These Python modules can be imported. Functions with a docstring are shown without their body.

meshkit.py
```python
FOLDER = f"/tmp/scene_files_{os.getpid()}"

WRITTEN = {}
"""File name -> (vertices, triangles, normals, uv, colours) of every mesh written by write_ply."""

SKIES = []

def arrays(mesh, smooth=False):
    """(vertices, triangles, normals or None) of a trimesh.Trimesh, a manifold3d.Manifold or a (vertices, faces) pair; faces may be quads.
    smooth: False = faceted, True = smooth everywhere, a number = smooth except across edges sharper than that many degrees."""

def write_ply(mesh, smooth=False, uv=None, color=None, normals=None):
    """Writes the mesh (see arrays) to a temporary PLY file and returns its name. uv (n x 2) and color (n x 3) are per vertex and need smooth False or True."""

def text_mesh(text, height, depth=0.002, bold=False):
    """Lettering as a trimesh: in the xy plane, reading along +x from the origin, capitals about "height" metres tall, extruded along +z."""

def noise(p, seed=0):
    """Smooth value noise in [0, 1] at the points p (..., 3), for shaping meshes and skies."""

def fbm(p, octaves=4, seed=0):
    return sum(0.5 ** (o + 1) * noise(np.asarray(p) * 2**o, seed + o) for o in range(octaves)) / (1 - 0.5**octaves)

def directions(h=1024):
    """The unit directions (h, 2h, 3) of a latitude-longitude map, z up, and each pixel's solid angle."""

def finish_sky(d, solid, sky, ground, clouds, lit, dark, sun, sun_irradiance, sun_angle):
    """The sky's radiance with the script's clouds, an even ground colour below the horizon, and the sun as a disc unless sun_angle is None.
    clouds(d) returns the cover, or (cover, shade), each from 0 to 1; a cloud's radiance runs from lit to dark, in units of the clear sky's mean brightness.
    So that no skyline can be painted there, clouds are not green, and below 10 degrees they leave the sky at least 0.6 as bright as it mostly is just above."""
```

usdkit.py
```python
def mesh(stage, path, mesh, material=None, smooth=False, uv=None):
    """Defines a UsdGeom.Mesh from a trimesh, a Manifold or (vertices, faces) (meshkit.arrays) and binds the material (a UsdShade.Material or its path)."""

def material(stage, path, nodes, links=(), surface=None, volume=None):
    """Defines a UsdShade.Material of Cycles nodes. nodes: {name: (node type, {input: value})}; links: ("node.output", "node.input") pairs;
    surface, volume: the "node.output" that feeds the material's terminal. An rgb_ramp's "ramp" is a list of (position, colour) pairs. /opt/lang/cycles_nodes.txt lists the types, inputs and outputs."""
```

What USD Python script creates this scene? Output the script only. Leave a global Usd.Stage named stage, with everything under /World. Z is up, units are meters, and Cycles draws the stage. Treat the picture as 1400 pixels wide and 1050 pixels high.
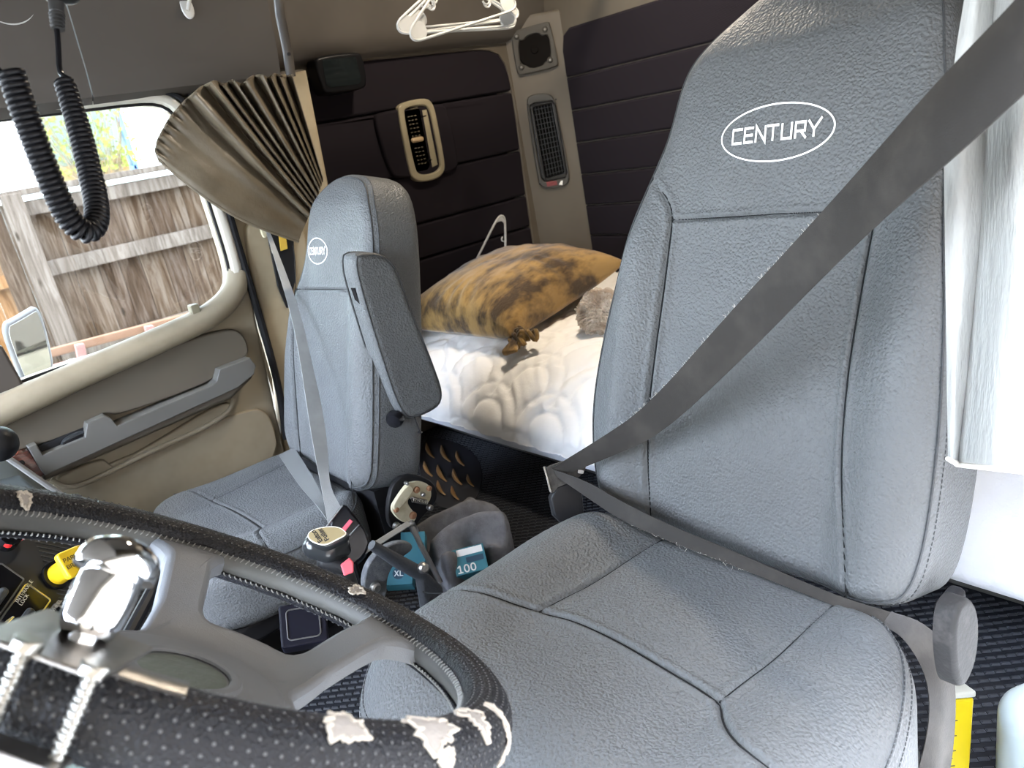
import math, random
import numpy as np, trimesh, shapely, usdkit, meshkit
from shapely.geometry import Polygon, LineString, Point
from pxr import Usd, UsdGeom, UsdLux, UsdShade, Gf, Sdf, Vt

stage = Usd.Stage.CreateInMemory()
UsdGeom.SetStageUpAxis(stage, 'Z'); UsdGeom.SetStageMetersPerUnit(stage, 1.0)
UsdGeom.Xform.Define(stage, '/World')

# ---------------------------------------------------------------- camera, sky, sun, exposure
# axes: x towards the rear of the truck, y towards the passenger side, z up; built about the eye point, floor at z = 0
H = 1.02                       # eye height over the cab floor
FPX = 1045.0                   # focal length in pixels of the 1400 px wide frame
_n = np.array([595, 3055, FPX]); _n /= np.linalg.norm(_n)
_d = np.array([1750, -685, FPX]); _d = _d - _n * (_n @ _d); _d /= np.linalg.norm(_d)
_p = -np.cross(_n, _d); _a = math.radians(6.5)
_d, _p = _d * math.cos(_a) + _p * math.sin(_a), _p * math.cos(_a) - _d * math.sin(_a)
RM = np.stack([_d, _p, -_n])   # camera (right, down, forward) -> world
cam = UsdGeom.Camera.Define(stage, '/World/camera')
cam.CreateHorizontalApertureAttr(36.0); cam.CreateFocalLengthAttr(36.0 * FPX / 1400)
cam.CreateFStopAttr(9.0); cam.CreateFocusDistanceAttr(1.05); cam.CreateClippingRangeAttr(Gf.Vec2f(0.02, 500))
_m = Gf.Matrix4d(1.0)
for i, ax in enumerate((RM[:, 0], -RM[:, 1], -RM[:, 2])): _m.SetRow(i, Gf.Vec4d(*map(float, ax), 0))
_m.SetRow(3, Gf.Vec4d(0, 0, H, 1)); cam.AddTransformOp().Set(_m)
cam.CreateExposureAttr(3.7)
skym = usdkit.material(stage, '/World/Looks/sky', {
    "s": ("sky_texture", {"sky_type": "multiple_scattering", "sun_disc": False, "sun_elevation": 1.0, "sun_rotation": 4.5, "aerosol_density": 2.5}),
    "c": ("texture_coordinate", {}), "mp": ("mapping", {"scale": (1.6, 1.6, 4.0)}),
    "n": ("noise_texture", {"scale": 2.2, "detail": 5.0}),
    "r": ("rgb_ramp", {"ramp": [(0.0, (.55, .55, .55)), (0.42, (.62, .62, .62)), (0.62, (.95, .95, .95)), (1.0, (.97, .97, .97))]}),
    "m": ("mix", {"color2": (3.75, 3.65, 3.5)}), "xyz": ("separate_xyz", {}), "ov": ("map_range", {"from_min": 0.0, "from_max": 1.0, "to_min": 0.17, "to_max": 0.52, "clamp": True}), "b": ("background_shader", {})},
    [("c.generated", "mp.vector"), ("mp.vector", "n.vector"), ("n.fac", "r.fac"), ("r.color", "m.fac"), ("s.color", "m.color1"), ("c.generated", "xyz.vector"), ("xyz.z", "ov.value"), ("ov.result", "b.strength"), ("m.color", "b.color")], surface="b.background")
dome = UsdLux.DomeLight.Define(stage, '/World/sky'); dome.CreateIntensityAttr(1.0)
UsdShade.MaterialBindingAPI.Apply(dome.GetPrim()).Bind(skym)
sun = UsdLux.DistantLight.Define(stage, '/World/sun'); sun.CreateIntensityAttr(0.6); sun.CreateAngleAttr(4.0); sun.CreateColorAttr(Gf.Vec3f(1, .93, .82))

def sun_from(v):               # v: direction towards the sun
    v = np.array(v, float); v /= np.linalg.norm(v)
    x = np.cross([0, 0, 1.0], v); x /= np.linalg.norm(x); y = np.cross(v, x)
    m = Gf.Matrix4d(1.0)
    for i, ax in enumerate((x, y, v)): m.SetRow(i, Gf.Vec4d(*map(float, ax), 0))
    sun.AddTransformOp().Set(m)
sun_from((-0.52, -0.20, 0.83))

# ---------------------------------------------------------------- helpers
rng = np.random.default_rng(7)
def ray(px, py): return RM @ np.array([px - 700.0, py - 525.0, FPX])
def P(px, py, X=None, Y=None, Z=None, D=None):    # the point of a real plane that a direction meets (D: distance along the view)
    r = ray(px, py)
    return r * (X / r[0] if X is not None else Y / r[1] if Y is not None else Z / r[2] if Z is not None else D / FPX)
def on(px, py, o, n):
    r = ray(px, py); return r * ((np.asarray(n) @ np.asarray(o)) / (np.asarray(n) @ r))
_used = {}
def numbered(parent, name):
    k = (parent, name); i = _used.get(k, -1) + 1; _used[k] = i
    return name if i == 0 else f'{name}_{i:03d}'
def setd(prim, label=None, cat=None, group=None, kind=None):
    for k, v in (('label', label), ('category', cat), ('group', group), ('kind', kind)):
        if v: prim.SetCustomDataByKey(k, v)
LOC = {}
def thing(name, label, cat, loc=(0, 0, -1.02), group=None, kind=None):
    path = '/World/' + numbered('/World', name)
    x = UsdGeom.Xform.Define(stage, path); x.AddTranslateOp().Set(Gf.Vec3d(loc[0], loc[1], loc[2] + H))
    LOC[path] = np.array(loc, float) + (0, 0, H)
    setd(x.GetPrim(), label, cat, group, kind)
    return path
def arr(mesh, smooth):
    return meshkit.arrays(mesh, smooth)
def obj(name, mesh, mat, parent=None, smooth=35, label=None, cat=None, group=None, kind=None, normals=None):
    par = parent or '/World'; path = par + '/' + numbered(par, name)
    if normals is None: v, f, n = arr(mesh, smooth)
    else: v, f = mesh; n = normals
    off = np.zeros(3)
    root = '/World/' + par.split('/')[2] if par != '/World' else None
    if root: off = LOC.get(root, off)
    v = np.asarray(v, float) + (0, 0, H) - off
    m = UsdGeom.Mesh.Define(stage, path)
    m.CreatePointsAttr(Vt.Vec3fArray.FromNumpy(v.astype(np.float32)))
    m.CreateFaceVertexCountsAttr(Vt.IntArray.FromNumpy(np.full(len(f), 3, np.int32)))
    m.CreateFaceVertexIndicesAttr(Vt.IntArray.FromNumpy(np.asarray(f, np.int32).ravel()))
    m.CreateSubdivisionSchemeAttr('none')
    if n is not None:
        m.CreateNormalsAttr(Vt.Vec3fArray.FromNumpy(np.asarray(n, np.float32))); m.SetNormalsInterpolation('vertex')
    UsdShade.MaterialBindingAPI.Apply(m.GetPrim()).Bind(mat)
    setd(m.GetPrim(), label, cat, group, kind)
    return path
def struct(name, mesh, mat, parent=None, smooth=35, label=None):
    return obj(name, mesh, mat, parent, smooth, label=label, kind=None if parent else 'structure')
def cat(*ms): return trimesh.util.concatenate([m for m in ms if m is not None])
def fixed(v, f):
    m = trimesh.Trimesh(np.asarray(v, float), np.asarray(f, int), process=False)
    if m.volume < 0: m.invert()
    return m
def quads(n, m, closed_u=False):    # faces of an n x m vertex grid
    i = np.arange(n if closed_u else n - 1)[:, None]; j = np.arange(m - 1)[None, :]
    a = i * m + j; b = ((i + 1) % n) * m + j
    q = np.stack([a, b, b + 1, a + 1], -1).reshape(-1, 4)
    return np.vstack([q[:, [0, 1, 2]], q[:, [0, 2, 3]]])
def box(x0, x1, y0, y1, z0, z1):
    m = trimesh.creation.box((x1 - x0, y1 - y0, z1 - z0)); m.apply_translation(((x0 + x1) / 2, (y0 + y1) / 2, (z0 + z1) / 2)); return m
def frame(o, n, up=(0, 0, 1)):      # 4x4: local x,y in the plane, z along n, y as near to up as it can
    n = np.array(n, float); n /= np.linalg.norm(n); y = np.array(up, float); y -= n * (y @ n); y /= np.linalg.norm(y)
    T = np.eye(4); T[:3, 0] = np.cross(y, n); T[:3, 1] = y; T[:3, 2] = n; T[:3, 3] = o; return T
def tf(m, T): m = m.copy(); m.apply_transform(T); return m
def loc2(T, q): q = np.asarray(q, float) - T[:3, 3]; return q @ T[:3, 0], q @ T[:3, 1]
def polypx(T, pts):                 # directions through pixel pairs met with the plane of T, as its local coordinates
    return [loc2(T, on(x, y, T[:3, 3], T[:3, 2])) for x, y in pts]
def smooth_poly(pts, n=96, it=2):   # Chaikin rounding then even resampling
    p = np.asarray(pts, float)
    for _ in range(it):
        q = np.roll(p, -1, 0); p = np.stack([.75 * p + .25 * q, .25 * p + .75 * q], 1).reshape(-1, 2)
    return resample(np.vstack([p, p[:1]]), n + 1)[:-1]
def resample(p, n):
    p = np.asarray(p, float); s = np.r_[0, np.cumsum(np.linalg.norm(np.diff(p, axis=0), axis=1))]
    t = np.linspace(0, s[-1], n); return np.stack([np.interp(t, s, p[:, k]) for k in range(p.shape[1])], 1)
def curve(p, n=40, it=3):           # open Chaikin
    p = np.asarray(p, float)
    for _ in range(it):
        a, b = p[:-1], p[1:]; q = np.stack([.75 * a + .25 * b, .25 * a + .75 * b], 1).reshape(-1, p.shape[1]); p = np.vstack([p[:1], q, p[-1:]])
    return resample(p, n)
def slab(poly, th, bevel=0.002, holes=(), T=None, both=False):
    """A plate: polygon (with holes) in local xy, top at z = th with a bevelled rim, bottom at z = 0."""
    g = Polygon(poly, holes).buffer(0)
    ms = []
    for g in getattr(g, 'geoms', [g]):
        b = min(bevel, th * .49)
        lay = [(0, 0.0), (th - b, 0.0)] + ([(th - b * .45, b * .25), (th - b * .12, b * .6), (th, b)] if b > 0 else [(th, 0)])
        rings = [np.array(g.exterior.coords)[:-1]] + [np.array(r.coords)[:-1] for r in g.interiors]
        V, F, base = [], [], 0
        tops = []
        for k, r in enumerate(rings):
            ccw = shapely.is_ccw(shapely.LinearRing(r)); 
            if ccw != (k == 0): r = r[::-1]
            e = np.roll(r, -1, 0) - r; e /= np.linalg.norm(e, axis=1)[:, None] + 1e-12
            nrm = np.stack([-e[:, 1], e[:, 0]], 1); vn = nrm + np.roll(nrm, 1, 0)
            vn /= np.maximum((vn * vn).sum(1)[:, None] / 2, .35)
            n = len(r)
            for z, o in lay: V.append(np.c_[r + vn * o, np.full(n, z)])
            for l in range(len(lay) - 1):
                i = np.arange(n); j = (i + 1) % n; a = base + l * n
                F += [np.stack([a + i, a + j, a + n + j], 1), np.stack([a + i, a + n + j, a + n + i], 1)]
            tops.append((base, base + (len(lay) - 1) * n, n)); base += n * len(lay)
        V = np.vstack(V)
        for top in (0, 1):
            idx = np.concatenate([np.arange(t[top], t[top] + t[2]) for t in tops])
            ends = np.cumsum([t[2] for t in tops]).astype(np.uint32)
            import mapbox_earcut as _e
            tri = idx[_e.triangulate_float64(V[idx, :2].astype(np.float64), ends).reshape(-1, 3)]
            a = V[tri]; cz = np.cross(a[:, 1] - a[:, 0], a[:, 2] - a[:, 0])[:, 2]
            w = (cz > 0) == bool(top); F.append(np.where(w[:, None], tri, tri[:, ::-1]))
        ms.append(trimesh.Trimesh(V, np.vstack(F), process=False))
    m = cat(*ms)
    return tf(m, T) if T is not None else m
def rrect(w, h, r, n=6, c=(0, 0)):
    g = shapely.box(c[0] - w / 2 + r, c[1] - h / 2 + r, c[0] + w / 2 - r, c[1] + h / 2 - r).buffer(r, quad_segs=n); return np.array(g.exterior.coords)[:-1]
def circ(r, n=32, c=(0, 0)): a = np.linspace(0, 2 * np.pi, n, endpoint=False); return np.stack([c[0] + r * np.cos(a), c[1] + r * np.sin(a)], 1)
def tube(path, r, sides=12, closed=False, cap=True):
    p = np.asarray(path, float); n = len(p); r = np.broadcast_to(r, (n,))
    t = (np.roll(p, -1, 0) - np.roll(p, 1, 0)) if closed else np.gradient(p, axis=0)
    t /= np.linalg.norm(t, axis=1)[:, None] + 1e-12
    u = np.cross(t[0], [0.3, 0.2, 0.93]); u /= np.linalg.norm(u); U = []
    for k in range(n):
        u = u - t[k] * (u @ t[k]); u /= np.linalg.norm(u); U.append(u)
    U = np.array(U); W = np.cross(t, U); a = np.linspace(0, 2 * np.pi, sides, endpoint=False)
    v = p[:, None] + r[:, None, None] * (np.cos(a)[None, :, None] * U[:, None] + np.sin(a)[None, :, None] * W[:, None])
    i = np.arange(n if closed else n - 1)[:, None]; j = np.arange(sides)[None]
    A = i * sides + j; B = i * sides + (j + 1) % sides; C = ((i + 1) % n) * sides + j; Dd = ((i + 1) % n) * sides + (j + 1) % sides
    f = np.vstack([np.stack([A, B, Dd], -1).reshape(-1, 3), np.stack([A, Dd, C], -1).reshape(-1, 3)]); v = v.reshape(-1, 3)
    if not closed and cap:
        c0, c1 = len(v), len(v) + 1; v = np.vstack([v, p[:1], p[-1:]]); k = np.arange(sides); k2 = (k + 1) % sides; b = (n - 1) * sides
        f = np.vstack([f, np.stack([np.full(sides, c0), k2, k], 1), np.stack([np.full(sides, c1), b + k, b + k2], 1)])
    return fixed(v, f)
def lathe(prof, n=40, T=None):      # profile (r, z), closed at the ends
    p = np.asarray(prof, float); a = np.linspace(0, 2 * np.pi, n, endpoint=False)
    v = np.stack([np.outer(np.cos(a), p[:, 0]), np.outer(np.sin(a), p[:, 0]), np.broadcast_to(p[:, 1], (n, len(p)))], -1).reshape(-1, 3)
    m = fixed(v, quads(n, len(p), True)); return tf(m, T) if T is not None else m
def hull(pts, radii, sub=2):
    s = trimesh.creation.icosphere(sub); vs = [np.asarray(c) + s.vertices * r for c, r in zip(pts, np.broadcast_to(radii, (len(pts),)))]
    return trimesh.convex.convex_hull(np.vstack(vs))
def rbox(size, r, T=None, sub=2):
    h = np.array(size) / 2 - r
    m = hull([h * (a, b, c) for a in (-1, 1) for b in (-1, 1) for c in (-1, 1)], r, sub); return tf(m, T) if T is not None else m
def rod(a, b, r, sides=14): return tube(np.linspace(a, b, 3), r, sides)
def ribbon(A, B, th=0.0016, m=7, wave=None):     # webbing between two edge lines
    A, B = np.asarray(A, float), np.asarray(B, float); n = len(A); t = np.linspace(0, 1, m)
    g = A[:, None] * (1 - t)[None, :, None] + B[:, None] * t[None, :, None]
    du = np.gradient(g, axis=0); dv = np.gradient(g, axis=1); nn = np.cross(du, dv); nn /= np.linalg.norm(nn, axis=2, keepdims=True) + 1e-12
    if wave is not None: g = g + nn * wave(np.linspace(0, 1, n)[:, None], t[None])[..., None]
    top = (g + nn * th / 2).reshape(-1, 3); bot = (g - nn * th / 2).reshape(-1, 3); N = n * m
    f = quads(n, m); F = [f, f[:, ::-1] + N]
    rim = np.r_[np.arange(m), np.arange(1, n) * m + m - 1, (n - 1) * m + np.arange(m - 2, -1, -1), np.arange(n - 2, 0, -1) * m]
    r2 = np.roll(rim, -1); F += [np.stack([rim, r2 + N, r2], 1), np.stack([rim, rim + N, r2 + N], 1)]
    return fixed(np.vstack([top, bot]), np.vstack(F))
def shell(g, th):                   # n x m x 3 grid given a thickness
    n, m = g.shape[:2]; du = np.gradient(g, axis=0); dv = np.gradient(g, axis=1); nn = np.cross(du, dv); nn /= np.linalg.norm(nn, axis=2, keepdims=True) + 1e-12
    N = n * m; f = quads(n, m); rim = np.r_[np.arange(m), np.arange(1, n) * m + m - 1, (n - 1) * m + np.arange(m - 2, -1, -1), np.arange(n - 2, 0, -1) * m]
    r2 = np.roll(rim, -1)
    return fixed(np.vstack([g.reshape(-1, 3), (g - nn * th).reshape(-1, 3)]), np.vstack([f, f[:, ::-1] + N, np.stack([rim, r2 + N, r2], 1), np.stack([rim, rim + N, r2 + N], 1)]))
def segdist(q, line):
    line = np.asarray(line, float); d = np.full(len(q), 9.0)
    for a, b in zip(line[:-1], line[1:]):
        e = b - a; t = np.clip(((q - a) @ e) / (e @ e + 1e-12), 0, 1); d = np.minimum(d, np.linalg.norm(q - a - t[:, None] * e, axis=1))
    return d
def pad(outline, h, r, top, seams=(), M=90, rings=9, sw=0.006, sd=0.006, back=None):
    """An upholstered pad: outline in local xy, sides h deep with edge radius r, top surface top(x,y), grooves along seams."""
    o = np.asarray(outline, float); N = len(o)
    if not shapely.is_ccw(shapely.LinearRing(o)): o = o[::-1]
    e = np.roll(o, -1, 0) - np.roll(o, 1, 0); e /= np.linalg.norm(e, axis=1)[:, None]; inw = np.stack([-e[:, 1], e[:, 0]], 1)
    for _ in range(6): inw = (np.roll(inw, 1, 0) + inw + np.roll(inw, -1, 0)) / 3
    c = o.mean(0); R_ = []
    rb = min(r, h * .4)
    R_.append(np.c_[o * 0 + c, np.full(N, -h)])
    for k in range(5): a = k / 4 * np.pi / 2; R_.append(np.c_[o + inw * rb * (1 - np.sin(a)), np.full(N, -h + rb * (1 - np.cos(a)))])
    for k in range(1, 7): R_.append(np.c_[o, np.full(N, (-h + rb) + (h - r - rb) * k / 6)])
    for k in range(1, rings + 1): a = k / rings * np.pi / 2; R_.append(np.c_[o + inw * r * (1 - np.cos(a)), np.full(N, -r + r * np.sin(a))])
    ins = o + inw * r
    for k in range(1, M + 1):
        t = 1 - k / M; R_.append(np.c_[c + (ins - c) * t, np.zeros(N)])
    V = np.stack(R_, 1); n0 = 12 + rings
    q = V.reshape(-1, 3); dz = top(q[:, 0], q[:, 1])
    wz = np.clip((q[:, 2] + h) / h, 0, 1) ** 1.5
    g = np.zeros(len(q))
    for s in seams:
        line, w, dp = s if len(s) == 3 and np.ndim(s[1]) == 0 else (s, sw, sd)
        d = segdist(q[:, :2], line); g += -dp * np.exp(-(d / w) ** 2) + dp * .35 * np.exp(-((d - 2.6 * w) / (1.5 * w)) ** 2)
    q[:, 2] += (dz + g * (q[:, 2] > -r * .9)) * wz
    m = fixed(q, quads(N, V.shape[1], True)); m.update_faces(m.area_faces > 1e-12); return m
def vnorm(m):
    v, f = m.vertices, m.faces; n = np.zeros_like(v); fn = np.cross(v[f[:, 1]] - v[f[:, 0]], v[f[:, 2]] - v[f[:, 0]])
    for k in range(3): np.add.at(n, f[:, k], fn)
    return n / np.maximum(np.linalg.norm(n, axis=1, keepdims=True), 1e-20)
def sub_mesh(v, f, n, keep):
    ff = f[keep]; u, inv = np.unique(ff, return_inverse=True); return (v[u], inv.reshape(-1, 3)), n[u]

def rpoly(pts, r):
    g = Polygon(pts); g = g.buffer(-r).buffer(r, quad_segs=6); return np.array(g.exterior.coords)[:-1]
# ---------------------------------------------------------------- materials
_mats = {}
def mat(name, color, rough=.5, metal=0., spec=.5, bump=None, var=None, coat=0., sheen=0., rvar=None, scale_xyz=(1, 1, 1), trans=0., extra=None):
    """bump: (kind, scale, distance); var: (colour2, scale, lo, hi) blotches; rvar: (rough2, scale)."""
    if name in _mats: return _mats[name]
    p = {"base_color": color, "roughness": rough, "metallic": metal, "specular_ior_level": spec, "coat_weight": coat, "sheen_weight": sheen, "transmission_weight": trans}
    if extra: p.update(extra)
    N = {"p": ("principled_bsdf", p)}; L = []
    if bump or var or rvar:
        N["g"] = ("geometry", {}); N["mp"] = ("mapping", {"scale": scale_xyz}); L.append(("g.position", "mp.vector"))
    if var:
        c2, s, lo, hi = var
        N["vn"] = ("noise_texture", {"scale": s, "detail": 4.0, "roughness": .6}); N["vr"] = ("rgb_ramp", {"ramp": [(0, color), (lo, color), (hi, c2), (1, c2)]})
        L += [("mp.vector", "vn.vector"), ("vn.fac", "vr.fac"), ("vr.color", "p.base_color")]
    if rvar:
        r2, s = rvar
        N["rn"] = ("noise_texture", {"scale": s, "detail": 3.0}); N["rr"] = ("map_range", {"from_min": .35, "from_max": .65, "to_min": rough, "to_max": r2, "clamp": True})
        L += [("mp.vector", "rn.vector"), ("rn.fac", "rr.value"), ("rr.result", "p.roughness")]
    if bump:
        kind, s, dist = bump
        N["b"] = ("bump", {"strength": 1.0, "distance": dist})
        if kind == 'leather':
            N["dn"] = ("noise_texture", {"scale": s * .45, "detail": 2.0}); N["dm"] = ("vector_math", {"math_type": "multiply_add", "vector2": (1.3 / s,) * 3})
            N["v"] = ("voronoi_texture", {"feature": "smooth_f1", "smoothness": .6, "scale": s, "randomness": 1.0})
            N["vc"] = ("map_range", {"from_min": 0.1, "from_max": .75, "to_min": 1.0, "to_max": 0.0, "clamp": True})
            L += [("mp.vector", "dn.vector"), ("dn.color", "dm.vector1"), ("mp.vector", "dm.vector3"), ("dm.vector", "v.vector"), ("v.distance", "vc.value"), ("vc.result", "b.height")]
        elif kind == 'noise':
            N["bn"] = ("noise_texture", {"scale": s, "detail": 5.0, "roughness": .6}); L += [("mp.vector", "bn.vector"), ("bn.fac", "b.height")]
        elif kind == 'weave':
            N["w1"] = ("wave_texture", {"wave_type": "bands", "bands_direction": "x", "scale": s}); N["w2"] = ("wave_texture", {"wave_type": "bands", "bands_direction": "z", "scale": s})
            N["wm"] = ("math", {"math_type": "multiply"}); L += [("mp.vector", "w1.vector"), ("mp.vector", "w2.vector"), ("w1.fac", "wm.value1"), ("w2.fac", "wm.value2"), ("wm.value", "b.height")]
        L.append(("b.normal", "p.normal"))
    m = usdkit.material(stage, '/World/Looks/' + name, N, L, surface="p.BSDF"); _mats[name] = m; return m
LEATHER = mat('leather', (.100, .105, .108), .46, spec=.32, bump=('leather', 250, .0010), rvar=(.56, 14))
LEATHER_DK = mat('leather_dark', (.05, .053, .056), .5, spec=.3, bump=('leather', 190, .0010))
TAN = mat('tan_plastic', (.36, .30, .20), .55, bump=('noise', 700, .0003), var=((.30, .245, .16), 7, .45, .7))
TAUPE = mat('taupe_plastic', (.098, .083, .062), .55, bump=('noise', 700, .0003))
TAUPE_DK = mat('headliner', (.085, .074, .062), .6, bump=('noise', 500, .0003), var=((.072, .062, .052), 5, .4, .7))
GREYP = mat('grey_plastic', (.17, .17, .165), .5, bump=('noise', 600, .0003))
SLATE = mat('slate_plastic', (.10, .105, .105), .5, bump=('noise', 600, .0002))
NAVY = mat('navy_cloth', (.0145, .0118, .0150), .95, spec=.1, bump=('weave', 90, .0006))
BLACK = mat('black_plastic', (.010, .010, .011), .42, spec=.22, bump=('noise', 400, .0002))
RUBBER = mat('black_rubber', (.012, .012, .013), .7, spec=.15)
GLOSS = mat('gloss_black', (.005, .005, .006), .15, spec=.35)
CHROME = mat('chrome', (.86, .87, .88), .05, metal=1.0)
STEEL = mat('worn_steel', (.42, .41, .39), .35, metal=1.0, bump=('noise', 160, .0004), var=((.25, .24, .22), 60, .4, .65))
WHITE = mat('white_thread', (.80, .80, .77), .7)
# ---------------------------------------------------------------- the cab shell
FL = -1.02
YD, YS, XR = 2.05, 2.35, 2.22          # passenger door plane, sleeper side wall, sleeper rear wall
CONC = mat('concrete', (.50, .49, .46), .9, bump=('noise', 60, .004), var=((.34, .33, .31), 2.0, .4, .65))
struct('floor', box(-1.0, 2.4, .22, 2.45, FL - .06, FL), mat('floor_steel', (.03, .03, .032), .7))
g = box(-40, 40, -40, 40, -2.35, -2.25); struct('ground', g, CONC)
# rubber floor mat with moulded dashes
fm = thing('floor_mat', 'black rubber floor mat with rows of moulded dashes in front of the bunk', 'mat', (.6, 1.2, FL))
MATM = mat('mat_rubber', (.012, .013, .017), .7, spec=.12, bump=('noise', 300, .0006))
obj('sheet', slab([(-.75, .26), (1.392, .26), (1.392, 2.34), (-.75, 2.34)], .008, .003, T=np.array([[1, 0, 0, 0], [0, 1, 0, 0], [0, 0, 1, FL], [0, 0, 0, 1.]])), MATM, fm)
nub = trimesh.convex.convex_hull(np.vstack([trimesh.creation.box((.015, .006, .002)).vertices, trimesh.creation.box((.011, .0028, .006)).vertices]))
pi = UsdGeom.PointInstancer.Define(stage, fm + '/tread')
pr = UsdGeom.Mesh.Define(stage, fm + '/tread/dash'); v, f, _ = arr(nub, False)
pr.CreatePointsAttr(Vt.Vec3fArray.FromNumpy(v.astype(np.float32))); pr.CreateFaceVertexCountsAttr(Vt.IntArray.FromNumpy(np.full(len(f), 3, np.int32)))
pr.CreateFaceVertexIndicesAttr(Vt.IntArray.FromNumpy(f.astype(np.int32).ravel())); pr.CreateSubdivisionSchemeAttr('none')
UsdShade.MaterialBindingAPI.Apply(pr.GetPrim()).Bind(mat('mat_tread', (.026, .029, .036), .5, spec=.25))
xs, ys = np.meshgrid(np.arange(.1, 1.38, .0125), np.arange(.3, 2.32, .023), indexing='ij')
ys = ys + (np.arange(xs.shape[0]) % 2)[:, None] * .0115
pos = np.stack([xs.ravel() - .6, ys.ravel() - 1.2, np.full(xs.size, .0085)], 1)
pi.CreatePositionsAttr(Vt.Vec3fArray.FromNumpy(pos.astype(np.float32))); pi.CreateProtoIndicesAttr(Vt.IntArray.FromNumpy(np.zeros(len(pos), np.int32)))
pi.CreateOrientationsAttr(Vt.QuathArray([Gf.Quath(math.cos(1.15), 0, 0, math.sin(1.15))] * len(pos)))
pi.CreatePrototypesRel().SetTargets([pr.GetPath()]); setd(pi.GetPrim(), kind='stuff')

# sleeper: passenger side wall, chamfered corner pillar, rear wall
def ypoly(pts, Y): return [(P(x, y, Y=Y)[0], P(x, y, Y=Y)[2]) for x, y in pts]
TY = lambda Y: frame((0, Y, 0), (0, -1, 0))          # local x = -world x ... made explicit below
def yslab(xz, y_back, th, bevel=.003, holes=()):     # plate in the xz plane, front face towards -y
    T = np.eye(4); T[:3, 0] = (1, 0, 0); T[:3, 1] = (0, 0, 1); T[:3, 2] = (0, -1, 0); T[:3, 3] = (0, y_back, 0)
    return slab(xz, th, bevel, holes, T)
WALLP = mat('wall_trim_plastic', (.10, .084, .063), .55, bump=('noise', 600, .0003), var=((.082, .068, .051), 4, .4, .7))
hole = ypoly([(416, 122), (424, 96), (440, 88), (500, 83), (600, 73), (660, 67), (682, 72), (692, 88), (701, 120), (728, 330), (760, 520), (500, 560), (470, 420)], YS)
hs = smooth_poly(hole, 90, 2)
struct('wall_sleeper_side', yslab([(1.0, FL), (XR + .25, FL), (XR + .25, .36), (1.0, .36)], YS + .05, .05, .004, [hs]), WALLP)
sw = '/World/wall_sleeper_side'
# quilted navy strips, one padded piece between each pair of seams
seams = [P(643, 90, Y=YS)[2] + .2] + [P(x, y, Y=YS)[2] for x, y in ((643, 134), (660, 217), (632, 291), (650, 333))] + [-.75]
inner = Polygon(hs).buffer(.012)
for a, b in zip(seams[:-1], seams[1:]):
    g = inner.intersection(shapely.box(.9, b + .0016, 2.5, a - .0016)).buffer(-.001)
    if g.area > .002: obj('quilted_panel', yslab(list(g.exterior.coords)[:-1], YS + .035, .028, .009), NAVY, sw)
# padded block behind the reading lamp
q = ypoly([(508, 160), (520, 153), (600, 140), (612, 150), (628, 225), (618, 236), (545, 246), (532, 238)], YS)
obj('padded_block', yslab(smooth_poly(q, 60), YS + .012, .022, .009), NAVY, sw)
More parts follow.
